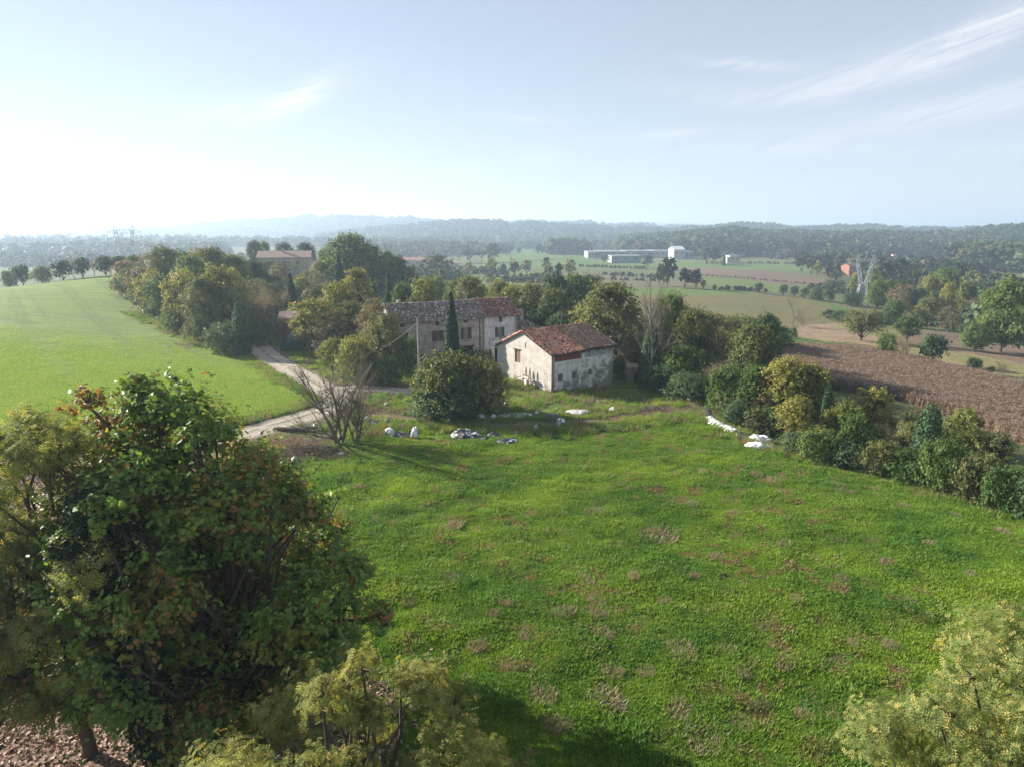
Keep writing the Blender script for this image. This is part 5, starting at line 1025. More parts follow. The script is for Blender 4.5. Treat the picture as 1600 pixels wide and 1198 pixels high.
# ------------------------------------------------------------------ trees one can tell apart, by place
G_CREST = "rounded bushes along the crest of the sown hill"
for t in [
 # crest of the sown hill
 ('orchard', 37, 416, -183, 32, "hazy greyish bush at the outer end of the hill crest row", G_CREST),
 ('olivebush', 67, 417, -176, 33, "olive bush with a bare top on the hill crest, second from the end", G_CREST),
 ('orchard', 101, 409, -177, 36, "dark round bush on the hill crest, third from the outer end", G_CREST),
 ('orchard', 132, 404, -178, 33, "dark round bush on the hill crest, fourth from the outer end", G_CREST),
 ('orchard', 168, 402, -180, 36, "broad dark bush on the hill crest below the far pylon", G_CREST),
 ('green', 192, 401, -181, 30, "green tree ending the hill crest row beside the tree belt", G_CREST),
 ('fuzzy', 118, 400, -186, 22, "leafless shrub between the dark bushes on the hill crest", None),
 ('fuzzy', 150, 400, -186, 20, "thin bare shrub behind the hill crest bushes near the pylon", None),
 ('bush', 16, 424, -190, 26, "small hazy bush at the very edge of the hill crest", G_CREST),
 # tree belt beside the sown hill
 ('green', 215, 400, -165, 34, "green tree at the outer tip of the belt beside the sown hill", None),
 ('brown', 232, 396, -160, 36, "brownish tangle of a tree near the tip of the belt", None),
 ('yellow', 262, 386, -152, 62, "tall yellow green tree rising over the belt tip", None),
 ('dark', 285, 398, -160, 46, "dark tree behind the yellow green one in the belt", None),
 ('olive', 330, 387, -150, 74, "broad olive domed tree on top of the tree belt", None),
 ('green', 300, 402, -142, 60, "mid green tree filling the middle of the belt", None),
 ('olivebush', 222, 440, 484, 44, "olive bush at the foot of the belt tip beside the field", None),
 ('yellow', 240, 425, 498, 52, "yellow green tree leaning over the sown field edge", None),
 ('green', 262, 432, 508, 54, "green tree at the field edge with pale leaves below", None),
 ('yellow', 290, 424, 520, 66, "yellow tinged tree in the middle of the belt front", None),
 ('olive', 322, 432, 532, 66, "olive tree in the belt front beside the yellow tinged one", None),
 ('yellow', 350, 418, -118, 84, "largest yellow green tree of the belt near its lower end", None),
 ('ivycolumn', 379, 470, 556, 34, "dark ivy covered trunk at the lower end of the belt", None),
 ('darkbush', 352, 505, 552, 60, "dark bushy undergrowth at the lower end of the belt", None),
 ('olivebush', 316, 492, 536, 60, "olive undergrowth bush along the field margin of the belt", None),
 ('bush', 276, 478, 518, 50, "green undergrowth bush at the field margin below the belt", None),
 ('fuzzy', 405, 432, -122, 64, "bare brownish grey tree between the belt and the cypress", None),
 ('fuzzy', 388, 450, -116, 56, "bare twiggy tree overhanging the far end of the track", None),
 ('fuzzy', 425, 440, -132, 56, "brownish leafless tree just behind the slim cypress", None),
 ('darkbush', 397, 498, -113, 44, "dark thicket where the track leaves the yard", None),
 ('green', 300, 420, -135, 60, "dull green tree deep inside the belt", None),
 ('olive', 372, 400, -150, 50, "olive tree between the belt and the roadside house", None),
 ('dark', 398, 408, -170, 44, "dark tree in front of the long pale house gable", None),
 # around the house on the ridge
 ('dark', 402, 377, -262, 32, "dark round tree behind one end of the long pale house", None),
 ('green', 417, 379, -268, 26, "smaller round tree behind the long pale house roof", None),
 ('dark', 447, 380, -262, 32, "dark domed tree behind the middle of the long pale house", None),
 ('dark', 480, 380, -256, 36, "dark tree at the far end of the long pale house", None),
 ('fuzzy', 466, 400, -225, 34, "leafless tree in front of the long pale house", None),
 ('cypress', 454, 426, -140, 23, "slim dark cypress standing alone near the end of the track", None),
 ('yellowbush', 472, 432, -165, 34, "yellow green bush beyond the slim cypress", None),
 ('olive', 505, 408, -205, 44, "dull olive tree on the lawn beyond the slim cypress", None),
 ('brown', 500, 436, -170, 60, "brown scrubby tree between the cypress and the yellow poplar", None),
 ('dense', 545, 368, -205, 92, "tallest domed tree on the skyline behind the farm", None),
 ('green', 512, 390, -212, 40, "green tree on the flank of the tallest domed tree", None),
 ('tallgreen', 580, 384, -215, 66, "tall grey green tree beside the tallest domed tree", None),
 ('tallgreen', 607, 394, -222, 48, "bluish green tree at the end of the skyline group", None),
 ('tallgreen', 560, 388, -208, 50, "narrow green tree in front of the tallest domed tree", None),
 ('green', 622, 402, -225, 36, "low round tree closing the skyline group", None),
 ('fir', 531, 398, -165, 40, "spreading dark fir below the tallest domed tree", None),
 ('fir', 583, 428, -140, 26, "dark narrow fir behind the yellow poplar", None),
 ('fir', 607, 424, -138, 38, "broader dark fir behind the orange tinged tree", None),
 ('fir', 622, 440, -142, 26, "small dark fir beside the broader one", None),
 ('tallgreen', 497, 448, -138, 40, "greyish olive tree behind the yellow locust beside the track", None),
 # in front of the long house
 ('poplar', 556, 418, -125, 62, "tall pale yellow poplar rising above the yard trees", None),
 ('yellow', 525, 442, -122, 56, "yellow green locust leaning beside the tall poplar", None),
 ('yellow', 490, 468, 552, 84, "spreading yellow locust beside the bend of the track", None),
 ('brown', 515, 488, -106, 74, "greyish brown tree behind the spreading yellow locust", None),
 ('poplar', 545, 470, -108, 58, "pale olive tree between the locust and the orange tinged tree", None),
 ('brown', 588, 468, 584, 64, "orange tinged tree in front of the firs", None),
 ('olive', 606, 492, 588, 62, "olive tree hiding the end of the long house", None),
 ('yellowbush', 556, 528, 600, 66, "light green bush at the edge of the track bend", None),
 ('yellow', 520, 530, 590, 46, "pale yellow bush by the lawn beside the track", None),
 ('darkbush', 575, 545, 598, 50, "dark shaded shrub behind the wooden pole", None),
 ('bush', 638, 530, 586, 50, "green shrub under the long house beside the concrete pole", None),
 ('darkbush', 610, 560, 602, 44, "dark shrub between the two poles", None),
 ('darkbush', 668, 566, 596, 44, "dark bush in front of the long house wall", None),
 ('cypress', 704, 455, -95, 30, "tall dark cypress standing against the long stone house", None),
 ('darkbush', 756, 548, -99, 36, "dark shrub at the corner where grey and white walls meet", None),
 ('bush', 736, 548, -97, 26, "small shrub below the shuttered window of the long house", None),
 # behind the farm
 ('yellow', 665, 434, -128, 62, "golden green tree behind the long house ridge", None),
 ('green', 628, 446, -130, 40, "green tree behind the gable end of the long house", None),
 ('olive', 737, 432, -130, 66, "dark olive tree behind the middle of the long house ridge", None),
 ('green', 712, 440, -136, 40, "dull green tree behind the cypress top", None),
 ('yellowbush', 772, 462, -116, 46, "bright green bush just over the white house ridge", None),
 ('yellow', 800, 446, -128, 56, "yellow green tree behind the white house roof", None),
 ('olive', 832, 444, -126, 62, "olive tree behind the small chimneyed annex", None),
 ('dark', 868, 432, -138, 52, "dark green tree top in the wood behind the barn", None),
 ('dense', 895, 430, -146, 74, "darkest broad crown in the wood behind the barn", None),
 ('dark', 922, 432, -150, 44, "dark crown at the edge of the wood behind the barn", None),
 ('olive', 868, 452, -122, 60, "olive crown below the dark tops behind the barn", None),
 ('yellow', 905, 484, -108, 42, "bright yellow green small tree behind the barn roof", None),
 ('dark', 845, 484, -112, 60, "dark shaded tree behind the annex chimney", None),
 ('dark', 880, 490, -106, 60, "dark shaded tree right behind the barn ridge", None),
 ('green', 795, 470, -120, 50, "mid green tree behind the white house gable", None),
 ('olive', 780, 438, -140, 44, "pale olive tree further behind the white house", None),
 # beside the barn
 ('olive', 952, 443, -101, 112, "big round olive tree rising behind the barn roof", None),
 ('brown', 918, 470, -112, 60, "brownish olive tree between the barn and the dark wood", None),
 ('brown', 985, 486, -98, 60, "greyish brown tree between the olive tree and the bare one", None),
 ('green', 1048, 462, -106, 66, "green brown tree right behind the tall bare tree", None),
 ('brown', 1034, 470, -96, 62, "russet grey tree beside the tall bare tree", None),
 ('ivycolumn', 1014, 505, 603, 40, "column of ivy wrapping the tall bare tree's trunk", None),
 ('bush', 1060, 545, 608, 84, "leafy green bush at the foot of the ivy column", None),
 ('darkbush', 1030, 572, 612, 70, "dark low shrubs spreading beneath the tall bare tree", None),
 ('darkbush', 1080, 585, 626, 84, "shaded thicket at the meadow's far corner", None),
 ('olive', 1090, 484, -101, 70, "olive tree halfway between the bare tree and the dark grove", None),
 ('brown', 1128, 496, -104, 66, "brownish tree in the middle of the wood by the barn", None),
 ('yellow', 1074, 478, -118, 40, "pale yellow tree peeping over the wood by the barn", None),
 ('olive', 1150, 500, -108, 56, "olive tree beside the dark grove above the maize", None),
 ('dark', 1205, 492, -106, 56, "dark green grove tree next to the maize field", None),
 ('dark', 1178, 500, -112, 44, "second dark green tree beside the maize field grove", None),
 ('olive', 1160, 520, -92, 62, "grey olive tree in front of the dark grove", None),
 ('olive', 1188, 508, -82, 90, "large grey olive tree above the white plastic sheet", None),
 ('fuzzy', 1112, 560, 628, 60, "leafless brown shrub behind the meadow's far corner", None),
 ('fuzzy', 1135, 562, 630, 40, "thin grey leafless shrub beside the brown one", None),
 ('bush', 1150, 575, -75, 74, "green bush beside the top end of the white sheet", None),
 ('darkbush', 975, 560, -93, 26, "dark ivy bush over the ruined little shed", None),
 # hedge between meadow and maize
 ('green', 1195, 575, -72, 60, "grey green hedge tree behind the white plastic", None),
 ('yellow', 1240, 560, -70, 84, "bright yellow green locust in the hedge behind the plastic", None),
 ('yellow', 1285, 572, -69, 70, "yellow locust in the hedge before the first ivy column", None),
 ('ivycolumn', 1313, 600, -66, 24, "dark narrow ivy column in the middle of the hedge", None),
 ('yellow', 1328, 640, -62, 50, "small yellow green tree right of the narrow ivy column", None),
 ('yellow', 1262, 620, -63, 56, "low yellow green tree at the hedge front", None),
 ('yellow', 1386, 606, -67, 64, "yellow locust standing clear in front of the maize", None),
 ('bush', 1360, 650, -60, 60, "dark ivy mound below the clear standing yellow locust", None),
 ('fuzzy', 1421, 640, -63, 50, "thin grey leafless tree in the gap of the hedge", None),
 ('ivycolumn', 1483, 628, -56, 56, "broad dark ivy tower in the hedge", None),
 ('yellow', 1540, 640, -62, 60, "pale yellow green tree beyond the ivy tower", None),
 ('yellowbush', 1560, 680, -55, 74, "loose yellow green bush at the edge of the frame hedge", None),
 ('brown', 1582, 700, -54, 60, "brown green shrub beyond the loose yellow bush", None),
 ('olivebush', 1510, 670, -57, 60, "olive shrub at the shoulder of the ivy tower", None),
 ('darkbush', 1150, 632, 664, 50, "first bramble mound beside the white sheet", "bramble mounds along the meadow edge"),
 ('darkbush', 1196, 628, -71, 60, "bramble mound in the angle behind the heap of white plastic", "bramble mounds along the meadow edge"),
 ('darkbush', 1246, 676, 708, 60, "bramble mound where the white plastic ends", "bramble mounds along the meadow edge"),
 ('bush', 1276, 672, 718, 70, "bramble mound below the yellow locust of the hedge", "bramble mounds along the meadow edge"),
 ('darkbush', 1325, 692, 730, 70, "bramble mound below the narrow ivy column", "bramble mounds along the meadow edge"),
 ('olivebush', 1374, 690, 744, 70, "bramble mound below the clear standing locust", "bramble mounds along the meadow edge"),
 ('bush', 1420, 704, 756, 74, "bramble mound below the thin leafless tree", "bramble mounds along the meadow edge"),
 ('bush', 1470, 690, 772, 84, "high bramble mound at the foot of the ivy tower", "bramble mounds along the meadow edge"),
 ('olivebush', 1520, 712, 786, 70, "bramble mound just past the ivy tower", "bramble mounds along the meadow edge"),
 ('bush', 1566, 730, 800, 74, "last bramble mound at the picture edge", "bramble mounds along the meadow edge"),
 ('darkbush', 1610, 750, 812, 80, "bramble mound cut off by the picture edge", "bramble mounds along the meadow edge"),
 ('yellow', 1350, 628, -63, 54, "yellow green hedge tree filling the gap before the clear standing locust", None),
 ('olive', 1452, 662, -59, 56, "rounded olive hedge tree just before the ivy tower", None),
 ('olive', 1595, 676, -54, 70, "olive hedge tree at the extreme picture edge", None),
 ('brown', 1216, 590, -71, 50, "brownish hedge tree above the bright plastic heap", None),
 # orchard and slopes beyond the maize
 ('bare', 1238, 466, 507, 46, "bare wide tree at the corner of the straw coloured strip", None),
 ('fuzzy', 1254, 490, 511, 34, "small leafless shrub beside the bare wide tree", None),
 ('darkbush', 1312, 486, 502, 36, "dark shrub behind the spreading walnut", None),
 ('walnut', 1345, 486, 532, 68, "spreading round walnut with a clear trunk in the stubble", None),
 ('green', 1416, 496, 536, 44, "green dome shaped tree beyond the grey bare tree", None),
 ('fuzzy', 1413, 518, 570, 44, "grey leafless tree beside the orchard grass", None),
 ('bush', 1384, 522, 560, 34, "green bush at the foot of the grey leafless tree", None),
 ('orchard', 1455, 525, 568, 48, "dark round fruit tree by the leaning white stake", None),
 ('orchard', 1520, 560, 582, 28, "small flat topped fruit tree on the grass strip", None),
 ('orchard', 1548, 573, 586, 16, "smallest fruit tree on the grass strip", None),
 ('fuzzy', 1566, 562, 592, 30, "pale nearly bare sapling ending the grass strip", None),
 ('darkbush', 1238, 512, 528, 16, "little dark shrub at the near end of the stubble", None),
 ('darkbush', 1384, 496, 506, 60, "dark hedge bush along the sunken lane", None),
 ('dense', 1580, 438, -160, 84, "large bright green tree at the valley edge", None),
 ('dense', 1536, 506, -158, 42, "low green tree at the foot of the large bright tree", None),
 ('darkbush', 1510, 506, 522, 34, "grey green bush beside the large bright tree", None),
 # row on the olive field
 ('orchard', 1185, 443, 458, 19, "lone round tree in the olive field before the row", "round trees on the open olive field"),
 ('orchard', 1224, 446, 461, 16, "first round tree of the row on the olive field", "round trees on the open olive field"),
 ('orchard', 1241, 448, 463, 17, "second round tree of the row on the olive field", "round trees on the open olive field"),
 ('orchard', 1257, 450, 466, 18, "third round tree of the row on the olive field", "round trees on the open olive field"),
 ('darkbush', 1277, 450, 469, 28, "wide dark clump ending the row on the olive field", "round trees on the open olive field"),
 ('orchard', 1295, 452, 472, 24, "last round tree of the row beside the clump", "round trees on the open olive field"),
 ('darkbush', 1302, 438, 452, 40, "long dark thicket behind the row of round trees", None),
 ('darkbush', 1330, 458, 478, 34, "dark thicket between the row and the near pylon", None),
 # valley wood behind
 ('far_yellow', 1337, 426, -330, 20, "yellow tree just beside the near pylon", None),
 ('far_yellow', 1364, 418, -345, 24, "yellow topped tree behind the near pylon legs", None),
 ('far_green', 1250, 394, -560, 26, "tall green tree before the orange house", None),
 ('far_green', 1266, 400, -520, 22, "green tree in the grove before the orange house", None),
 ('far_yellow', 1275, 408, -500, 14, "golden tree in the grove before the orange house", None),
 ('far_green', 1294, 410, -480, 16, "dark tree nearest the orange house gable", None),
 ('far_green', 1305, 415, -440, 14, "tree masking the foot of the orange house", None),
 ('green', 1372, 440, -265, 40, "grey green tree beside the near pylon", None),
 ('brown', 1412, 444, -250, 48, "round russet brown tree in the valley wood", None),
 ('dark', 1438, 452, -248, 34, "dark tree beside the round russet one", None),
 ('green', 1391, 438, -275, 30, "slender green tree in the valley wood", None),
 ('yellow', 1457, 430, -262, 32, "tall orange gold tree of the valley wood", None),
 ('green', 1478, 420, -300, 46, "tall dark green tree above the orange gold one", None),
 ('olive', 1444, 436, -270, 24, "olive tree touching the orange gold one", None),
 ('yellow', 1484, 442, -245, 26, "yellow green tree right after the orange gold one", None),
 ('poplar', 1508, 440, -240, 24, "pale tall poplar in the valley wood", None),
 ('poplar', 1520, 444, -240, 20, "second pale poplar in the valley wood", None),
 ('brown', 1532, 466, -215, 44, "grey brown bare looking tree by the large bright one", None),
 ('brown', 1490, 478, -200, 38, "low round brown tree at the valley edge", None),
 ('olive', 1455, 466, -220, 44, "low olive tree along the sunken lane", None),
 ('green', 1402, 470, -222, 36, "low green tree near the sunken lane's start", None),
 ('far_green', 1405, 408, -420, 34, "dark tree against the purple ploughed slope", None),
 ('far_green', 1382, 414, -400, 34, "dark tree left of the purple ploughed slope", None),
 ('far_green', 1430, 420, -380, 34, "dark low tree under the purple ploughed slope", None),
 ('far_olive', 1520, 424, -360, 40, "hazy olive tree under the far ploughed slope", None),
 ('far_green', 1498, 418, -380, 30, "hazy green tree under the far ploughed slope", None),
 ('far_green', 1372, 402, -470, 18, "dark tree peeping behind the near pylon head", None),
 # middle fields
 ('far_green', 1043, 404, 449, 28, "tall lone tree standing in the wide fields", None),
 ('far_green', 1030, 416, 446, 18, "slighter tree leaning on the tall lone one", None),
 ('far_green', 1070, 420, 450, 25, "round tree beside the tall lone one", None),
 ('far_green', 1087, 423, 451, 22, "smaller round tree next to the pair in the wide fields", None),
 ('far_olive', 1099, 438, 452, 10, "tiny shrub ending the group in the wide fields", None),
 ('far_green', 1012, 400, 418, 20, "dark tree in front of the industrial halls", None),
 ('far_green', 1104, 388, 413, 20, "dark tree beyond the industrial halls", None),
 ('far_green', 1115, 386, 414, 22, "broader dark tree beyond the industrial halls", None),
 ('cypress', 1131, 396, 415, 6, "thin cypress by the small pale building", None),
 ('far_olive', 944, 398, 411, 16, "pale green tree before the first industrial hall", None),
 ('far_yellow', 889, 405, 434, 24, "golden brown tree in the middle fields", None),
 ('far_olive', 857, 414, 448, 24, "olive tree with a dark trunk in the middle fields", None),
 ('far_green', 872, 412, 446, 18, "green tree between the olive and golden ones", None),
 ('far_green', 853, 403, 425, 14, "small dark round tree behind the olive one", None),
 ('far_yellow', 768, 405, 432, 22, "rounded gold tree beyond the white house ridge", None),
 ('far_green', 786, 413, 430, 14, "dark low tree beside the rounded gold one", None),
 ('far_green', 804, 410, 431, 20, "dark tree under the leafless one in the middle fields", None),
 ('fuzzy', 803, 396, 429, 16, "leafless tree in the middle fields", None),
 ('far_yellow', 822, 407, 430, 20, "olive gold tree in the middle fields", None),
 ('far_brown', 764, 424, 448, 15, "orange brown conical tree behind the long house", None),
 ('far_yellow', 733, 410, 432, 20, "pale gold tree beside the umbrella pines", None),
 ('far_olive', 688, 398, 436, 44, "large olive tree before the pink farmstead", None),
 ('far_green', 670, 406, 434, 30, "dark tree before the pink farmstead", None),
 ('far_brown', 716, 392, 408, 9, "small red autumn tree by the pink farmstead", None),
 ('umbrella', 735, 393, 412, 34, "first umbrella pine with bare trunks", "umbrella pines beyond the pink farmstead"),
 ('umbrella', 752, 393, 411, 26, "second umbrella pine close to the dark clump", "umbrella pines beyond the pink farmstead"),
 ('far_green', 770, 382, 410, 26, "tall dark tree ending the umbrella pines", None),
 ('far_green', 640, 418, -320, 22, "slim tree among the ivy posts behind the long house", None),
 ('ivycolumn', 631, 426, -220, 6, "first thin ivy trunk behind the firs", "thin ivy clad trunks behind the firs"),
 ('ivycolumn', 642, 424, -220, 8, "second thin ivy trunk behind the firs", "thin ivy clad trunks behind the firs"),
 ('ivycolumn', 653, 424, -222, 6, "third thin ivy trunk behind the firs", "thin ivy clad trunks behind the firs"),
 ('far_yellow', 646, 416, -225, 22, "loose yellow crown over the thin ivy trunks", None),
 ('far_yellow', 690, 422, -235, 16, "thin yellow tree before the pale field", None),
 ('fuzzy', 848, 424, -260, 12, "thin bare tree in front of the pale field", None),
 ('fuzzy', 700, 432, -190, 40, "leafless shrubbery behind the cypress top", None),
 # hazy valley on the far side of the hill
 ('far_green', 127, 379, 402, 17, "hazy round tree in the misty valley", "isolated round trees in the misty valley"),
 ('far_green', 153, 381, 403, 16, "second hazy round tree in the misty valley", "isolated round trees in the misty valley"),
 ('far_green', 108, 387, 408, 18, "hazy clump tree in the misty valley", "isolated round trees in the misty valley"),
 ('far_green', 226, 384, 404, 18, "hazy tree just beyond the far pylon", "isolated round trees in the misty valley"),
 ('far_green', 64, 378, 404, 16, "tall hazy tree over the misty valley woods", "isolated round trees in the misty valley"),
 ('poplar', 604, 379, -620, 8, "slender far poplar against the blue hills", None),
 ('cypress', 732, 376, -760, 4, "tiny far cypress before the stone tower", None),
 # tall leafless tree by the barn
]: plant(*t)
t = plant('bare', 1013, 424, 604, 92, "tall pale leafless tree with a straight trunk behind the barn")
t = plant('barewide', 530, 536, 692, 130, "bare spreading tree between the track and the meadow")
plant('barewide', 556, 584, 690, 80, "smaller bare stem leaning from the roots of the spreading tree")
# the round fig bush before the house and the low bushes at its feet
for t in [('figbush', 700, 556, 648, 118, "large round bush of big leaves in front of the long house", None), ('figbush', 755, 566, 645, 84, "leafy bush grown into the large round one", None), ('olivebush', 720, 562, 642, 120, "olive toned bush behind the large round one", None),
          ('darkbush', 700, 606, 654, 120, "dark skirt of low leaves under the large round bush", None), ('bush', 672, 590, 646, 60, "lower bush beside the concrete pole", None)]: plant(*t)

# ------------------------------------------------------------------ the big trees right in front of the viewer
def front_tree(name, x, y, H, Rad, label, groups, seed, tr, base=.15, limbs=9):
    """groups: (material, lobes (k,4), leaves, size, shape, gap, part name)"""
    r = np.random.RandomState(seed); z = gz(x, y); root = empty(name, (x, y, z)); tag(root, label, "tree"); allb = []
    for (mat, lb, n, size, shape, gap, part, gs, droop) in groups:
        Pp, d, t, k = crown_points(r, lb, n, .35, gap, gs); V, F, ti, od = leaves(Pp, d*.6+np.array([0, 0, .45]), size, r, shape, t, droop)
        obj(part, np_mesh(part, V, F, [mat], {"tint": ti, "odd": od}), root); allb.append(lb)
    lb = np.concatenate(allb); tv, tf = wood_for(r, H, lb, base, tr, 7, 1, 7); obj("trunk", np_mesh("trunk", tv, tf, [BARK], smooth=True), root)
    return root
r = np.random.RandomState(5)
def lobes_of(r, n, H, prof, size, lean=(0, 0), fill=.3):
    """prof: list of (height share, radius)"""
    zz = np.array([p[0]*H for p in prof]); rr = np.array([p[1] for p in prof]); out = []
    wts = np.interp(np.linspace(0, 1, 60), zz/H, rr)+.6; cdf = np.cumsum(wts)/wts.sum()
    for i in range(n):
        t = np.interp((i+r.rand())/n, cdf, np.linspace(0, 1, 60)); z = zz[0]+t*(H-zz[0]) if False else t*H; z = max(z, zz[0]); R_ = np.interp(z, zz, rr); L = size*(.65+.7*r.rand())
        inner = r.rand() < fill; q = max(0, R_-L*.7)*(r.rand()*.7 if inner else .82+.22*r.rand()); a = i*2.399+r.rand()*1.3; z = min(z, H-L*.6)
        out.append((math.cos(a)*q+lean[0]*z/H, math.sin(a)*q+lean[1]*z/H, z, L))
    return np.array(out)
ox, oy = -10.9, 24.5
lb = lobes_of(r, 92, 14.0, [(.06, 2.4), (.16, 4.2), (.30, 6.0), (.50, 6.0), (.66, 4.9), (.80, 3.6), (.92, 1.9), (1, .5)], 1.15, (-2.4, 0), .22)
bough = lobes_of(r, 34, 15.0, [(.18, 5.0), (.34, 6.7), (.55, 6.5), (.72, 5.2), (.86, 3.8), (1, 1.0)], .62, (-2.6, 0), .0)
leaders = np.array([(-2.9, 0, 14.2, .55), (-2.7, .1, 13.4, .8), (-1.0, .3, 13.6, .5), (-1.1, .2, 12.9, .7), (-4.3, 0, 12.7, .6), (1.6, -.5, 11.4, .7), (3.2, -1, 9.4, .8), (5.0, -1.5, 7.4, .8), (5.8, -1.5, 5.6, .7)])
lb = np.concatenate([lb, bough, leaders])
turned = lb[(vnoise(lb[:, 0]*.42+3, lb[:, 2]*.42+lb[:, 1]*.3, 8) > .60) & (r.rand(len(lb)) < .8)].copy(); turned[:, 3] *= .95
front_tree("red_oak_tree", ox, oy, 14.0, 6.4, "huge red oak with glossy green leaves turning red in places", [(L_OAK, lb, 56000, .205, 'lobed', .46, "crown", 1.2, .2), (L_OAKY, lb[::3]*np.array([1, 1, 1, .98]), 22000, .205, 'lobed', .44, "pale_leaves", 1.2, .35), (L_OAKR, turned, 14000, .20, 'lobed', .36, "turned_leaves", 1.2, .35)], 6, .28)
lb = lobes_of(r, 74, 13.6, [(.30, 3.4), (.46, 4.8), (.65, 4.9), (.82, 3.6), (.93, 2.4), (1, 1.0)], .95, (-.3, 0), .3)
front_tree("locust_tree", -16.3, 22.6, 13.6, 4.8, "airy yellow green locust beside the huge red oak", [(L_LOC, lb, 32000, .31, 'frond', .46, "crown", 1.3, .3)], 8, .26)
lb = lobes_of(r, 44, 10.0, [(.48, 2.8), (.62, 4.0), (.85, 3.4), (1, .5)], .95, (0, 0), .3)
front_tree("locust_tree", -19.4, 20.8, 10.0, 4.2, "greener shaded locust low beside the huge red oak", [(L_LOCG, lb, 15000, .32, 'frond', .44, "crown", 1.3, .3)], 9, .25)
lb = lobes_of(r, 30, 11.6, [(.1, .6), (.55, .8), (.75, 1.3), (.9, 1.5), (1, .5)], .62, (-1.6, 0), .5)
front_tree("ivy_covered_tree", -12.2, 20.6, 11.6, 1.3, "black green ivy column inside the locust crowns", [(L_IVYD, lb, 20000, .14, 'diamond', .15, "foliage", 1, .3)], 10, .22)
lb = lobes_of(r, 90, 10.2, [(.2, 2.8), (.5, 4.1), (.75, 3.8), (.9, 2.4), (1, .5)], .7, (0, 0), .4)
front_tree("locust_tree", -3.8, 14.3, 10.3, 3.7, "thorny yellowing locust with bare twigs at the bottom of the view", [(L_LOC, lb, 54000, .19, 'frond', .42, "crown", 1.5, .3)], 11, .22)
lb = lobes_of(r, 150, 11.1, [(.25, 3.8), (.5, 4.5), (.8, 3.9), (.93, 2.4), (1, .5)], .8, (0, 0), .5)
front_tree("locust_tree", 12.3, 13.2, 11.1, 4.0, "pale yellow green locust filling the corner beside the meadow", [(L_LOCY, lb, 84000, .19, 'frond', .36, "crown", 1.5, .2)], 12, .22)

# ------------------------------------------------------------------ far woods that read as one mass
def wood_source(name, mat, seed, n=260, size=1.9, H=10, Rad=4.6):
    r = np.random.RandomState(seed); lb = env_lobes(r, H, Rad, .05, 7, 'round', .42); Pp, d, t, k = crown_points(r, lb, n, .6, .25)
    V, F, ti, od = leaves(Pp, d+np.array([0, 0, .3]), size, r, 'rag', t); return bpy.data.objects.new(name, np_mesh(name, V, F, [mat], {"tint": ti, "odd": od}))
WOODS = [wood_source("wood_tree", L_FAR, 60), wood_source("wood_tree", L_FAR, 61), wood_source("wood_tree", L_DARK, 62), wood_source("wood_tree", L_OLIVE, 63, 240, 1.8), wood_source("wood_tree", L_BROWN, 64, 200, 1.7)]
WOODS_NEAR = [wood_source('undergrowth', m_, 160+i, 1500, .55) for i, m_ in enumerate((L_GREEN, L_OLIVE, L_IVY, L_OLIVE, L_BROWN))]
def wood(name, xs, ys, hs, label, mixw, r, src=None):
    src = src or WOODS
    xs = np.asarray(xs); ys = np.asarray(ys); hs = np.asarray(hs); ok = np.ones(len(xs), bool)
    for (cx, cy, L_) in CLEARINGS:
        t = cy/ys; ok &= ~((ys < cy+14) & (ys > cy-70) & (xs*t > cx-3) & (xs*t < cx+L_+3))
    xs, ys, hs = xs[ok], ys[ok], hs[ok]; z = height(xs, ys); w = np.array(mixw, float); idx = r.choice(len(src), len(xs), p=w/w.sum())
    s = np.asarray(hs)/10; sc = np.stack([s*(.9+.4*r.rand(len(xs))), s*(.9+.4*r.rand(len(xs))), s], -1)
    scatter(name, np.stack([xs, ys, z-.4], -1), r.rand(len(xs))*6.28, sc, idx, src, label)
def wood_rows(name, rows, label, mixw, r, mul=1.0, src=None):
    """rows: (px, py, px, py, count, spread_m, tree height)"""
    X, Y, Hh = [], [], []
    for (x0, y0, x1, y1, n, sp, h) in rows:
        n = int(n*mul)
        a = np.array(ground_at(x0, y0)); b = np.array(ground_at(x1, y1)); t = (np.arange(n)+r.rand(n))/n; q = a+(b-a)*t[:, None]+r.randn(n, 2)*sp
        X.append(q[:, 0]); Y.append(q[:, 1]); Hh.append(h*(.6+.6*r.rand(n)))
    wood(name, np.concatenate(X), np.concatenate(Y), np.concatenate(Hh), label, mixw, r, src)
r = np.random.RandomState(77)
# cover on each ridge
def cover(name, k, bounds, n, h, label, mixw, thr=.1, clear=.32, ymul=1.0):
    Y0, w = RIDGES[k][0], RIDGES[k][1]; y = Y0-w*1.05*ymul+r.rand(n)*w*1.55; b = bounds[0]+(bounds[1]-bounds[0])*r.rand(n); x = b*y
    hh = ridge_h(x, y); g = vnoise(x/90, y/140, 5+k); keep = (hh > thr*20) & (g > clear); wood(name, x[keep], y[keep], h*(.7+.6*r.rand(keep.sum()))*(.85+.5*vnoise(x[keep]/60, y[keep]/60, 9)), label, mixw, r)
cover("wooded_hillside", 0, (.0, .98), 16000, 14, "dark wooded hill filling the right side of the middle distance", (3, 3, 3, 1, .8), .02, .10)
cover("wooded_ridge", 1, (-.95, .95), 17000, 14, "blue wooded ridge behind the valley", (3, 3, 2, 1.5, 1), .05, .22)
cover("distant_wooded_ridge", 2, (-1.0, .4), 17000, 17, "pale hazy wooded ridge on the skyline", (3, 3, 2, 1, 1), .05, .22)
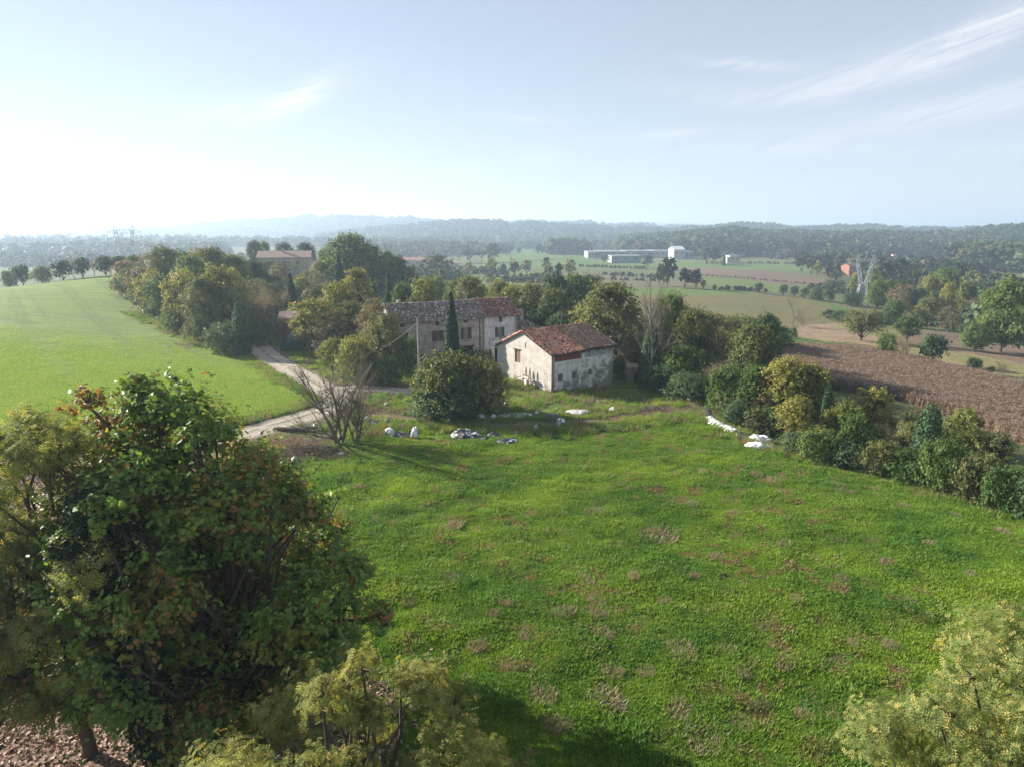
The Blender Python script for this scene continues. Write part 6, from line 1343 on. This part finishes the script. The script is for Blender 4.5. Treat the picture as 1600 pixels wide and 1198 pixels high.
# valley woods and thickets
wood_rows("valley_wood", [(-40,402,240,404,130,26,15), (-40,392,260,392,120,40,17), (-60,412,120,418,60,14,11), (0,382,330,384,120,50,18), (230,398,340,402,60,18,15), (300,385,560,386,130,50,16), (240,404,330,410,40,12,12),
  (560,392,690,386,120,30,15), (560,400,640,398,60,14,13), (620,396,720,394,70,16,14), (640,386,800,380,120,30,16), (630,406,720,398,40,10,10), (700,398,790,396,36,12,11), (770,392,860,386,60,16,11), (790,380,960,378,140,40,15),
  (860,398,912,398,46,8,17), (865,394,905,393,30,8,18), (900,388,1010,384,90,18,13), (1000,388,1160,386,120,22,14), (1090,398,1240,396,110,14,13), (1140,390,1400,386,240,30,15)],
  "hazy woods and thickets along the valley floor", (3, 3, 2, 2, 1), r, 1.7)
wood_rows("valley_thickets", [(1240,400,1330,402,50,9,11), (1360,402,1500,400,110,12,13), (1500,416,1640,428,130,10,18), (1510,404,1680,412,150,14,18), (1500,398,1700,400,110,14,17), (1330,398,1400,400,50,8,12), (1290,420,1420,428,46,9,12), (1340,440,1440,450,50,8,10),
  (1370,478,1500,500,60,5,8), (1420,450,1560,462,60,9,10), (1450,470,1560,490,56,6,9), (1340,462,1400,474,26,5,8), (1330,498,1420,506,34,2,3.2), (1200,396,1300,392,60,9,10), (1440,505,1520,520,30,2.5,5), (1540,522,1620,536,30,3,8), (1560,470,1680,480,40,8,12), (1250,400,1620,398,260,16,13), (1300,408,1370,416,50,10,12), (1380,430,1500,436,70,10,12), (1170,398,1250,402,40,10,11), (1130,404,1160,404,12,4,7), (1200,404,1230,406,14,5,7)],
  "dark woods and thickets down the shallow valley", (3, 3, 3, 1.5, 1.5), r, 1.2)
wood_rows("field_hedges", [(905,417,1010,420,60,1.2,2.6), (1000,421,1090,424,30,.8,1.4), (1090,431,1290,446,70,.8,1.2), (770,434,860,436,22,1.5,3), (690,428,790,430,40,2,5), (960,410,1010,411,16,1,2.5), (1100,412,1180,412,30,1,2.5), (1295,497,1345,500,26,1,2.6), (1270,452,1330,462,20,1.5,4), (660,436,720,440,26,3,5), (1120,452,1190,456,30,2,2.2), (780,440,900,446,40,3,3.5), (900,437,1040,440,34,2,2), (940,430,1040,434,26,3,3), (1180,412,1300,414,50,2,2.4), (600,428,690,432,40,4,6)],
  "low dark hedges dividing the far fields", (3, 2, 3, 1, .5), r)
wood_rows("farm_wood", [(770,500,900,520,60,4,7.5), (640,470,760,474,40,5,6), (430,500,480,530,14,2,3.5), (395,470,470,480,30,5,5), (470,455,620,462,60,6,6), (980,560,1150,610,60,3,4.2), (1050,525,1220,560,80,3,5.5), (900,520,1000,560,40,3,5), (230,455,380,520,70,4,6), (260,440,400,455,50,5,7), (560,500,620,520,30,3,5), (405,540,440,500,12,1,3)],
  "tangled undergrowth filling the woods round the farm", (2, 2, 2.5, 2, 1.5), r, 1.0, WOODS_NEAR)
wood_rows("hedge_undergrowth", [(1160,650,1230,690,40,1.4,2.6), (1230,680,1400,730,90,1.2,2.3), (1400,730,1620,800,110,1.2,2.2), (1230,640,1500,700,60,2.5,2.6), (1120,620,1180,650,26,1.6,2.4)],
  "brambles and undergrowth along the hedge below the maize", (2, 1, 3, 2, .8), r, 1.2, WOODS_NEAR)

# ------------------------------------------------------------------ dry maize
def maize():
    srcs = []
    for s in range(4):
        q = np.random.RandomState(s+5); V = []; F = []; ti = []
        for c in range(5):
            ox, oy = q.randn(2)*.32; hh = 1.7+q.rand()*.6; lean = q.randn(2)*.12
            for k in range(9):
                if k == 0: a = np.array([ox, oy, -.1]); b = a+np.array([lean[0], lean[1], hh]); w = .03; t_ = np.array([w, 0, 0]); pts = [a-t_, a+t_, b]
                else:
                    z = hh*(.2+.75*q.rand()); an = q.rand()*6.28; L = .35+.35*q.rand(); o = np.array([ox, oy, z]); e = o+np.array([math.cos(an)*L, math.sin(an)*L, (q.rand()-.65)*L]); w = np.array([-math.sin(an), math.cos(an), .3])*.05; pts = [o-w, o+w, e]
                F.append((len(V), len(V)+1, len(V)+2)); V += pts; v = q.rand(); ti += [v]*3
        srcs.append(bpy.data.objects.new("maize_stalks", np_mesh("maize_stalks", np.array(V), [np.array(F)], [M_MAIZE], {"tint": np.array(ti), "odd": np.array(ti)})))
    q = np.random.RandomState(3); pl = np.array(CORN); n = 62000; x = pl[:, 0].min()+q.rand(n)*np.ptp(pl[:, 0]); y = pl[:, 1].min()+q.rand(n)*np.ptp(pl[:, 1])
    # stands in rows
    u = x*.80+y*.60; v = -x*.60+y*.80; v = np.round(v/.8)*.8+q.randn(n)*.08; x = u*.80-v*.60; y = u*.60+v*.80
    k = inside(CORN, x, y); x, y = x[k], y[k]; scatter("dry_maize", np.stack([x, y, height(x, y)], -1), q.rand(len(x))*6.28, .60+.40*q.rand(len(x)), q.randint(4, size=len(x)), srcs, "field of dry brown maize stalks beyond the hedge")
M_STRAW = leafmat("dry_straw", (.19, .130, .095), (.44, .33, .25), None, 0, transl=.25, var=.25)
M_MAIZE = leafmat('dry_maize_leaf', (.17, .120, .092), (.43, .32, .25), None, 0, transl=.25, var=.3)
maize()

# ------------------------------------------------------------------ grass of the meadow and dry weeds
def mat_blade():
    m = NT("grass_blades"); c, br = grass_colour(m); t = m.attr("tint"); c = m.mix(m.math('MULTIPLY', t, .5), c, m.mix(1.0, c, (1.5, 1.3, .9), 'MULTIPLY'))
    b = m.bsdf(c, .6, .2); tr = m.n("ShaderNodeBsdfTranslucent"); m.set(tr.inputs[0], m.mix(1.0, c, (1.5, 1.4, .8), 'MULTIPLY'))
    mx = m.n("ShaderNodeMixShader"); mx.inputs[0].default_value = .4; m.set(mx.inputs[1], b); m.set(mx.inputs[2], tr.outputs[0]); return m.done(mx.outputs[0])
M_BLADE = mat_blade()
def tuft(name, seed, n, rad, h, w, mat, lean=.5):
    q = np.random.RandomState(seed); a = q.rand(n)*6.28; rr = rad*np.sqrt(q.rand(n)); o = np.stack([np.cos(a)*rr, np.sin(a)*rr, np.full(n, -.03)], -1)
    an = q.rand(n)*6.28; hh = h*(.45+.75*q.rand(n)); e = o+np.stack([np.cos(an)*hh*lean*q.rand(n), np.sin(an)*hh*lean*q.rand(n), hh], -1); t = np.stack([-np.sin(an), np.cos(an), 0*an], -1)*w/2
    V = np.stack([o-t, o+t, e], 1).reshape(-1, 3); F = np.arange(n*3).reshape(-1, 3); ti = np.repeat(q.rand(n), 3); return bpy.data.objects.new(name, np_mesh(name, V, [F], [mat], {"tint": ti, "odd": ti}))
def meadow_grass():
    q = np.random.RandomState(12); S = [tuft("grass_tuft", k, 44, .38, .085, .045, M_BLADE, 1.2) for k in range(3)] + [tuft("grass_tuft", 9, 60, .30, .15, .07, M_BLADE, 1.3)]
    n = 178000; d = 14+66*q.rand(n)**.85; b = -.78+1.9*q.rand(n); x = d*b; y = d; k = inside(MEADOW, x, y); x, y = x[k], y[k]
    g = fbm(x/3, y/3, 50)+.5; g2 = fbm(x/11, y/11, 51)+.5; idx = np.where(q.rand(len(x)) < g2*.3, 3, q.randint(3, size=len(x))); s = (.75+.7*g)*(.6+.8*q.rand(len(x)))
    scatter("meadow_grass", np.stack([x, y, height(x, y)+relief(x, y)+.01], -1), q.rand(len(x))*6.28, s, idx, S, "short lush grass and clover of the meadow")
    S2 = [tuft("weed_tuft", 20, 40, .5, .45, .07, M_BLADE, .8), tuft("weed_tuft", 21, 34, .5, .55, .03, M_STRAW, .9)]
    n = 9000; x = -34+75*q.rand(n); y = 66+46*q.rand(n); k = inside(YARD, x, y) & (dist_line(TRACK, x, y) > 2.3) & (dist_line(SPUR, x, y) > 2.2) & (dist_line(PATHB, x, y) > 1.0) & (fbm(x/4, y/4, 60) > -.12); x, y = x[k], y[k]
    scatter("yard_weeds", np.stack([x, y, height(x, y)], -1), q.rand(len(x))*6.28, .5+.9*q.rand(len(x)), (q.rand(len(x)) < .35).astype(int), S2, "rank grass and weeds around the farmyard")
    # rim of longer grass along hedge and field edges
    V = []
    for ln, w in ((MEADOW[2:12], .8), (HILL[0:12], .9)):
        ln = smooth_line(ln, 30)
        for p in ln:
            for _ in range(7): V.append((p[0]+q.randn()*w, p[1]+q.randn()*w))
    V = np.array(V); V = V[(dist_line(TRACK, V[:, 0], V[:, 1]) > 2.2) & (dist_line(SPUR, V[:, 0], V[:, 1]) > 2.2)]; scatter("verge_grass", np.stack([V[:, 0], V[:, 1], height(V[:, 0], V[:, 1])], -1), q.rand(len(V))*6.28, .5+.8*q.rand(len(V)), (q.rand(len(V)) < .3).astype(int), S2, "longer grass along the field edges and the track")
    # sown field seedlings
    S3 = [tuft("seedling_tuft", 30+k, 16, .5, .16, .05, M_SEED, .6) for k in range(3)]
    n = 110000; y = 55+70*q.rand(n); x = y*(-.8+.62*q.rand(n)); k = inside(HILL, x, y); x, y = x[k], y[k]; u = x*.86+y*.5; v = -x*.5+y*.86; v = np.round(v/.55)*.55; x = u*.86-v*.5; y = u*.5+v*.86
    wd = np.min([dist_line(w_, x, y) for w_ in WHEELS], axis=0); k = (wd > .28*(.3+q.rand(len(x)))) & (q.rand(len(x)) < np.clip((118-y)/45, 0, 1)); x, y = x[k], y[k]
    scatter("sown_seedlings", np.stack([x, y, height(x, y)], -1), q.rand(len(x))*6.28, .7+.7*q.rand(len(x)), q.randint(3, size=len(x)), S3, "young crop sprouting in rows on the hill field")
M_SEED = leafmat("young_crop", (.17, .25, .06), (.28, .38, .10), None, 0, transl=.4, var=.1)
meadow_grass()
def fallen_leaves():
    q = np.random.RandomState(31); S = []
    for k in range(3):
        n = 14; C = np.stack([q.randn(n)*.35, q.randn(n)*.35, .03+.05*q.rand(n)], -1); V, F, ti, od = leaves(C, np.tile([[0, 0, 1.]], (n, 1)), .19, q, 'lobed'); S.append(bpy.data.objects.new("fallen_leaf_patch", np_mesh("fallen_leaf_patch", V, F, [M_FALL], {"tint": ti, "odd": od})))
    n = 16000; x = -44+40*q.rand(n); y = 8+46*q.rand(n); k = inside(LITTER, x, y) | (np.hypot(x+11.5, y-24.5) < 9*q.rand(n)**.5); x, y = x[k], y[k]
    scatter("fallen_leaves", np.stack([x, y, height(x, y)], -1), q.rand(len(x))*6.28, .6+.6*q.rand(len(x)), q.randint(3, size=len(x)), S, "pale brown fallen leaves strewn under the oak")
M_FALL = leafmat("fallen_leaf", (.20, .125, .085), (.46, .33, .245), None, 0, transl=.1, var=.2)
fallen_leaves()
def brush_litter():
    q = np.random.RandomState(44); S = [tuft("dry_stem_tuft", 90+k, 30, .6, .22, .03, (M_DEAD, M_WOODS, M_STRAW)[k], 2.0) for k in range(3)]; V = []
    for (px_, py_, sx, sy, n) in ((455, 702, 4.6, 3.4, 900), (1010, 645, 6, 3, 500), (560, 640, 3, 2, 120), (640, 642, 5, 1.6, 260), (1060, 632, 5, 3, 300), (300, 540, 4, 4, 120), (880, 600, 7, 1.2, 200)):
        x, y = ground_at(px_, py_); V.append(np.stack([x+q.randn(n)*sx*.55, y+q.randn(n)*sy*.55], -1))
    V = np.concatenate(V); V = V[(dist_line(TRACK, V[:, 0], V[:, 1]) > 2.2)]
    scatter("dry_stems", np.stack([V[:, 0], V[:, 1], height(V[:, 0], V[:, 1])], -1), q.rand(len(V))*6.28, .5+.9*q.rand(len(V)), q.randint(3, size=len(V)), S, "dry stems and twig litter on the bare earth around the yard")
M_WOODS = leafmat("dead_twigs", (.09, .07, .055), (.20, .16, .13), None, 0, transl=.05)
# dead weed clumps, each one countable
M_DEAD = leafmat('dead_weed', (.20, .145, .105), (.42, .33, .25), None, 0, transl=.2, var=.2)
brush_litter()
TUS = []
for k in range(4):
    o = tuft("x", 80+k, 300, .75, .20, .03, M_DEAD, 2.2); TUS.append(o.data)
for (px, py, w) in [(1032,836,62),(1085,902,20),(932,937,34),(880,960,40),(935,960,30),(830,988,40),(940,990,36),(1062,1022,56),(1190,978,34),(1135,1018,34),(945,1092,66),(1100,1152,74),(1155,1128,40),(848,1086,50),(1308,1032,40),(1316,905,24),(706,822,34),(930,800,28),(1213,706,20),(1180,742,24),(1095,706,20),(1100,736,22),(1318,768,30),(1206,752,26),
                    (1410,792,20),(1493,806,18),(1332,1004,20),(1160,1052,30),(790,945,22),(1240,938,22),(1565,830,26),(1366,846,30),(1255,1116,28),(770,960,24),(1185,1100,34),(1010,1050,30),(1290,775,18),(1010,826,28),(640,940,26),(700,900,30),(745,1010,34),(870,1130,46),(915,905,26),(990,905,24),(1040,940,26),(1120,870,24),(1385,880,24),(1450,850,20),(1225,850,26),(1150,800,20),(985,765,20),(1080,790,24),(560,760,20),(1390,1010,30),(1225,1040,34),(1060,1110,46),(955,1050,34),(800,1040,30),(1420,940,24),(1520,900,24)]:
    x, y = ground_at(px, py); d = y*cP+20*sP; s = w*d/FPX/1.3; q = random.Random(px)
    o = obj("dead_weed_clump", TUS[q.randrange(4)], None, (x, y, gz(x, y)+float(relief(np.array([x]), np.array([y]))[0])+.03)); o.rotation_euler = (0, 0, q.random()*6.28); o.scale = (s, s*.75, 1.0+.3*s)
    tag(o, "flattened clump of dead brown weeds lying in the green meadow", "weeds", "dead weed clumps in the meadow")

# ------------------------------------------------------------------ air
def build_haze():
    m = bpy.data.materials.new("haze_air"); m.use_nodes = True; t = m.node_tree; t.nodes.clear()
    o = t.nodes.new("ShaderNodeOutputMaterial"); v = t.nodes.new("ShaderNodeVolumePrincipled")
    v.inputs["Color"].default_value = (.63, .79, .98, 1); v.inputs["Density"].default_value = HAZE_D; v.inputs["Anisotropy"].default_value = .36
    v.inputs["Density Attribute"].default_value = ""; v.inputs["Color Attribute"].default_value = ""; v.inputs["Temperature Attribute"].default_value = ""
    t.links.new(v.outputs[0], o.inputs["Volume"])
    try: m.cycles.homogeneous_volume = True
    except Exception: pass
    b = MB().box(-8200, 8200, -8200, 8200, -45, 118); h = b.build("haze", m); tag(h, "thin pale blue haze lying over the whole countryside", kind="stuff")
HAZE_D = 0.00033
build_haze()
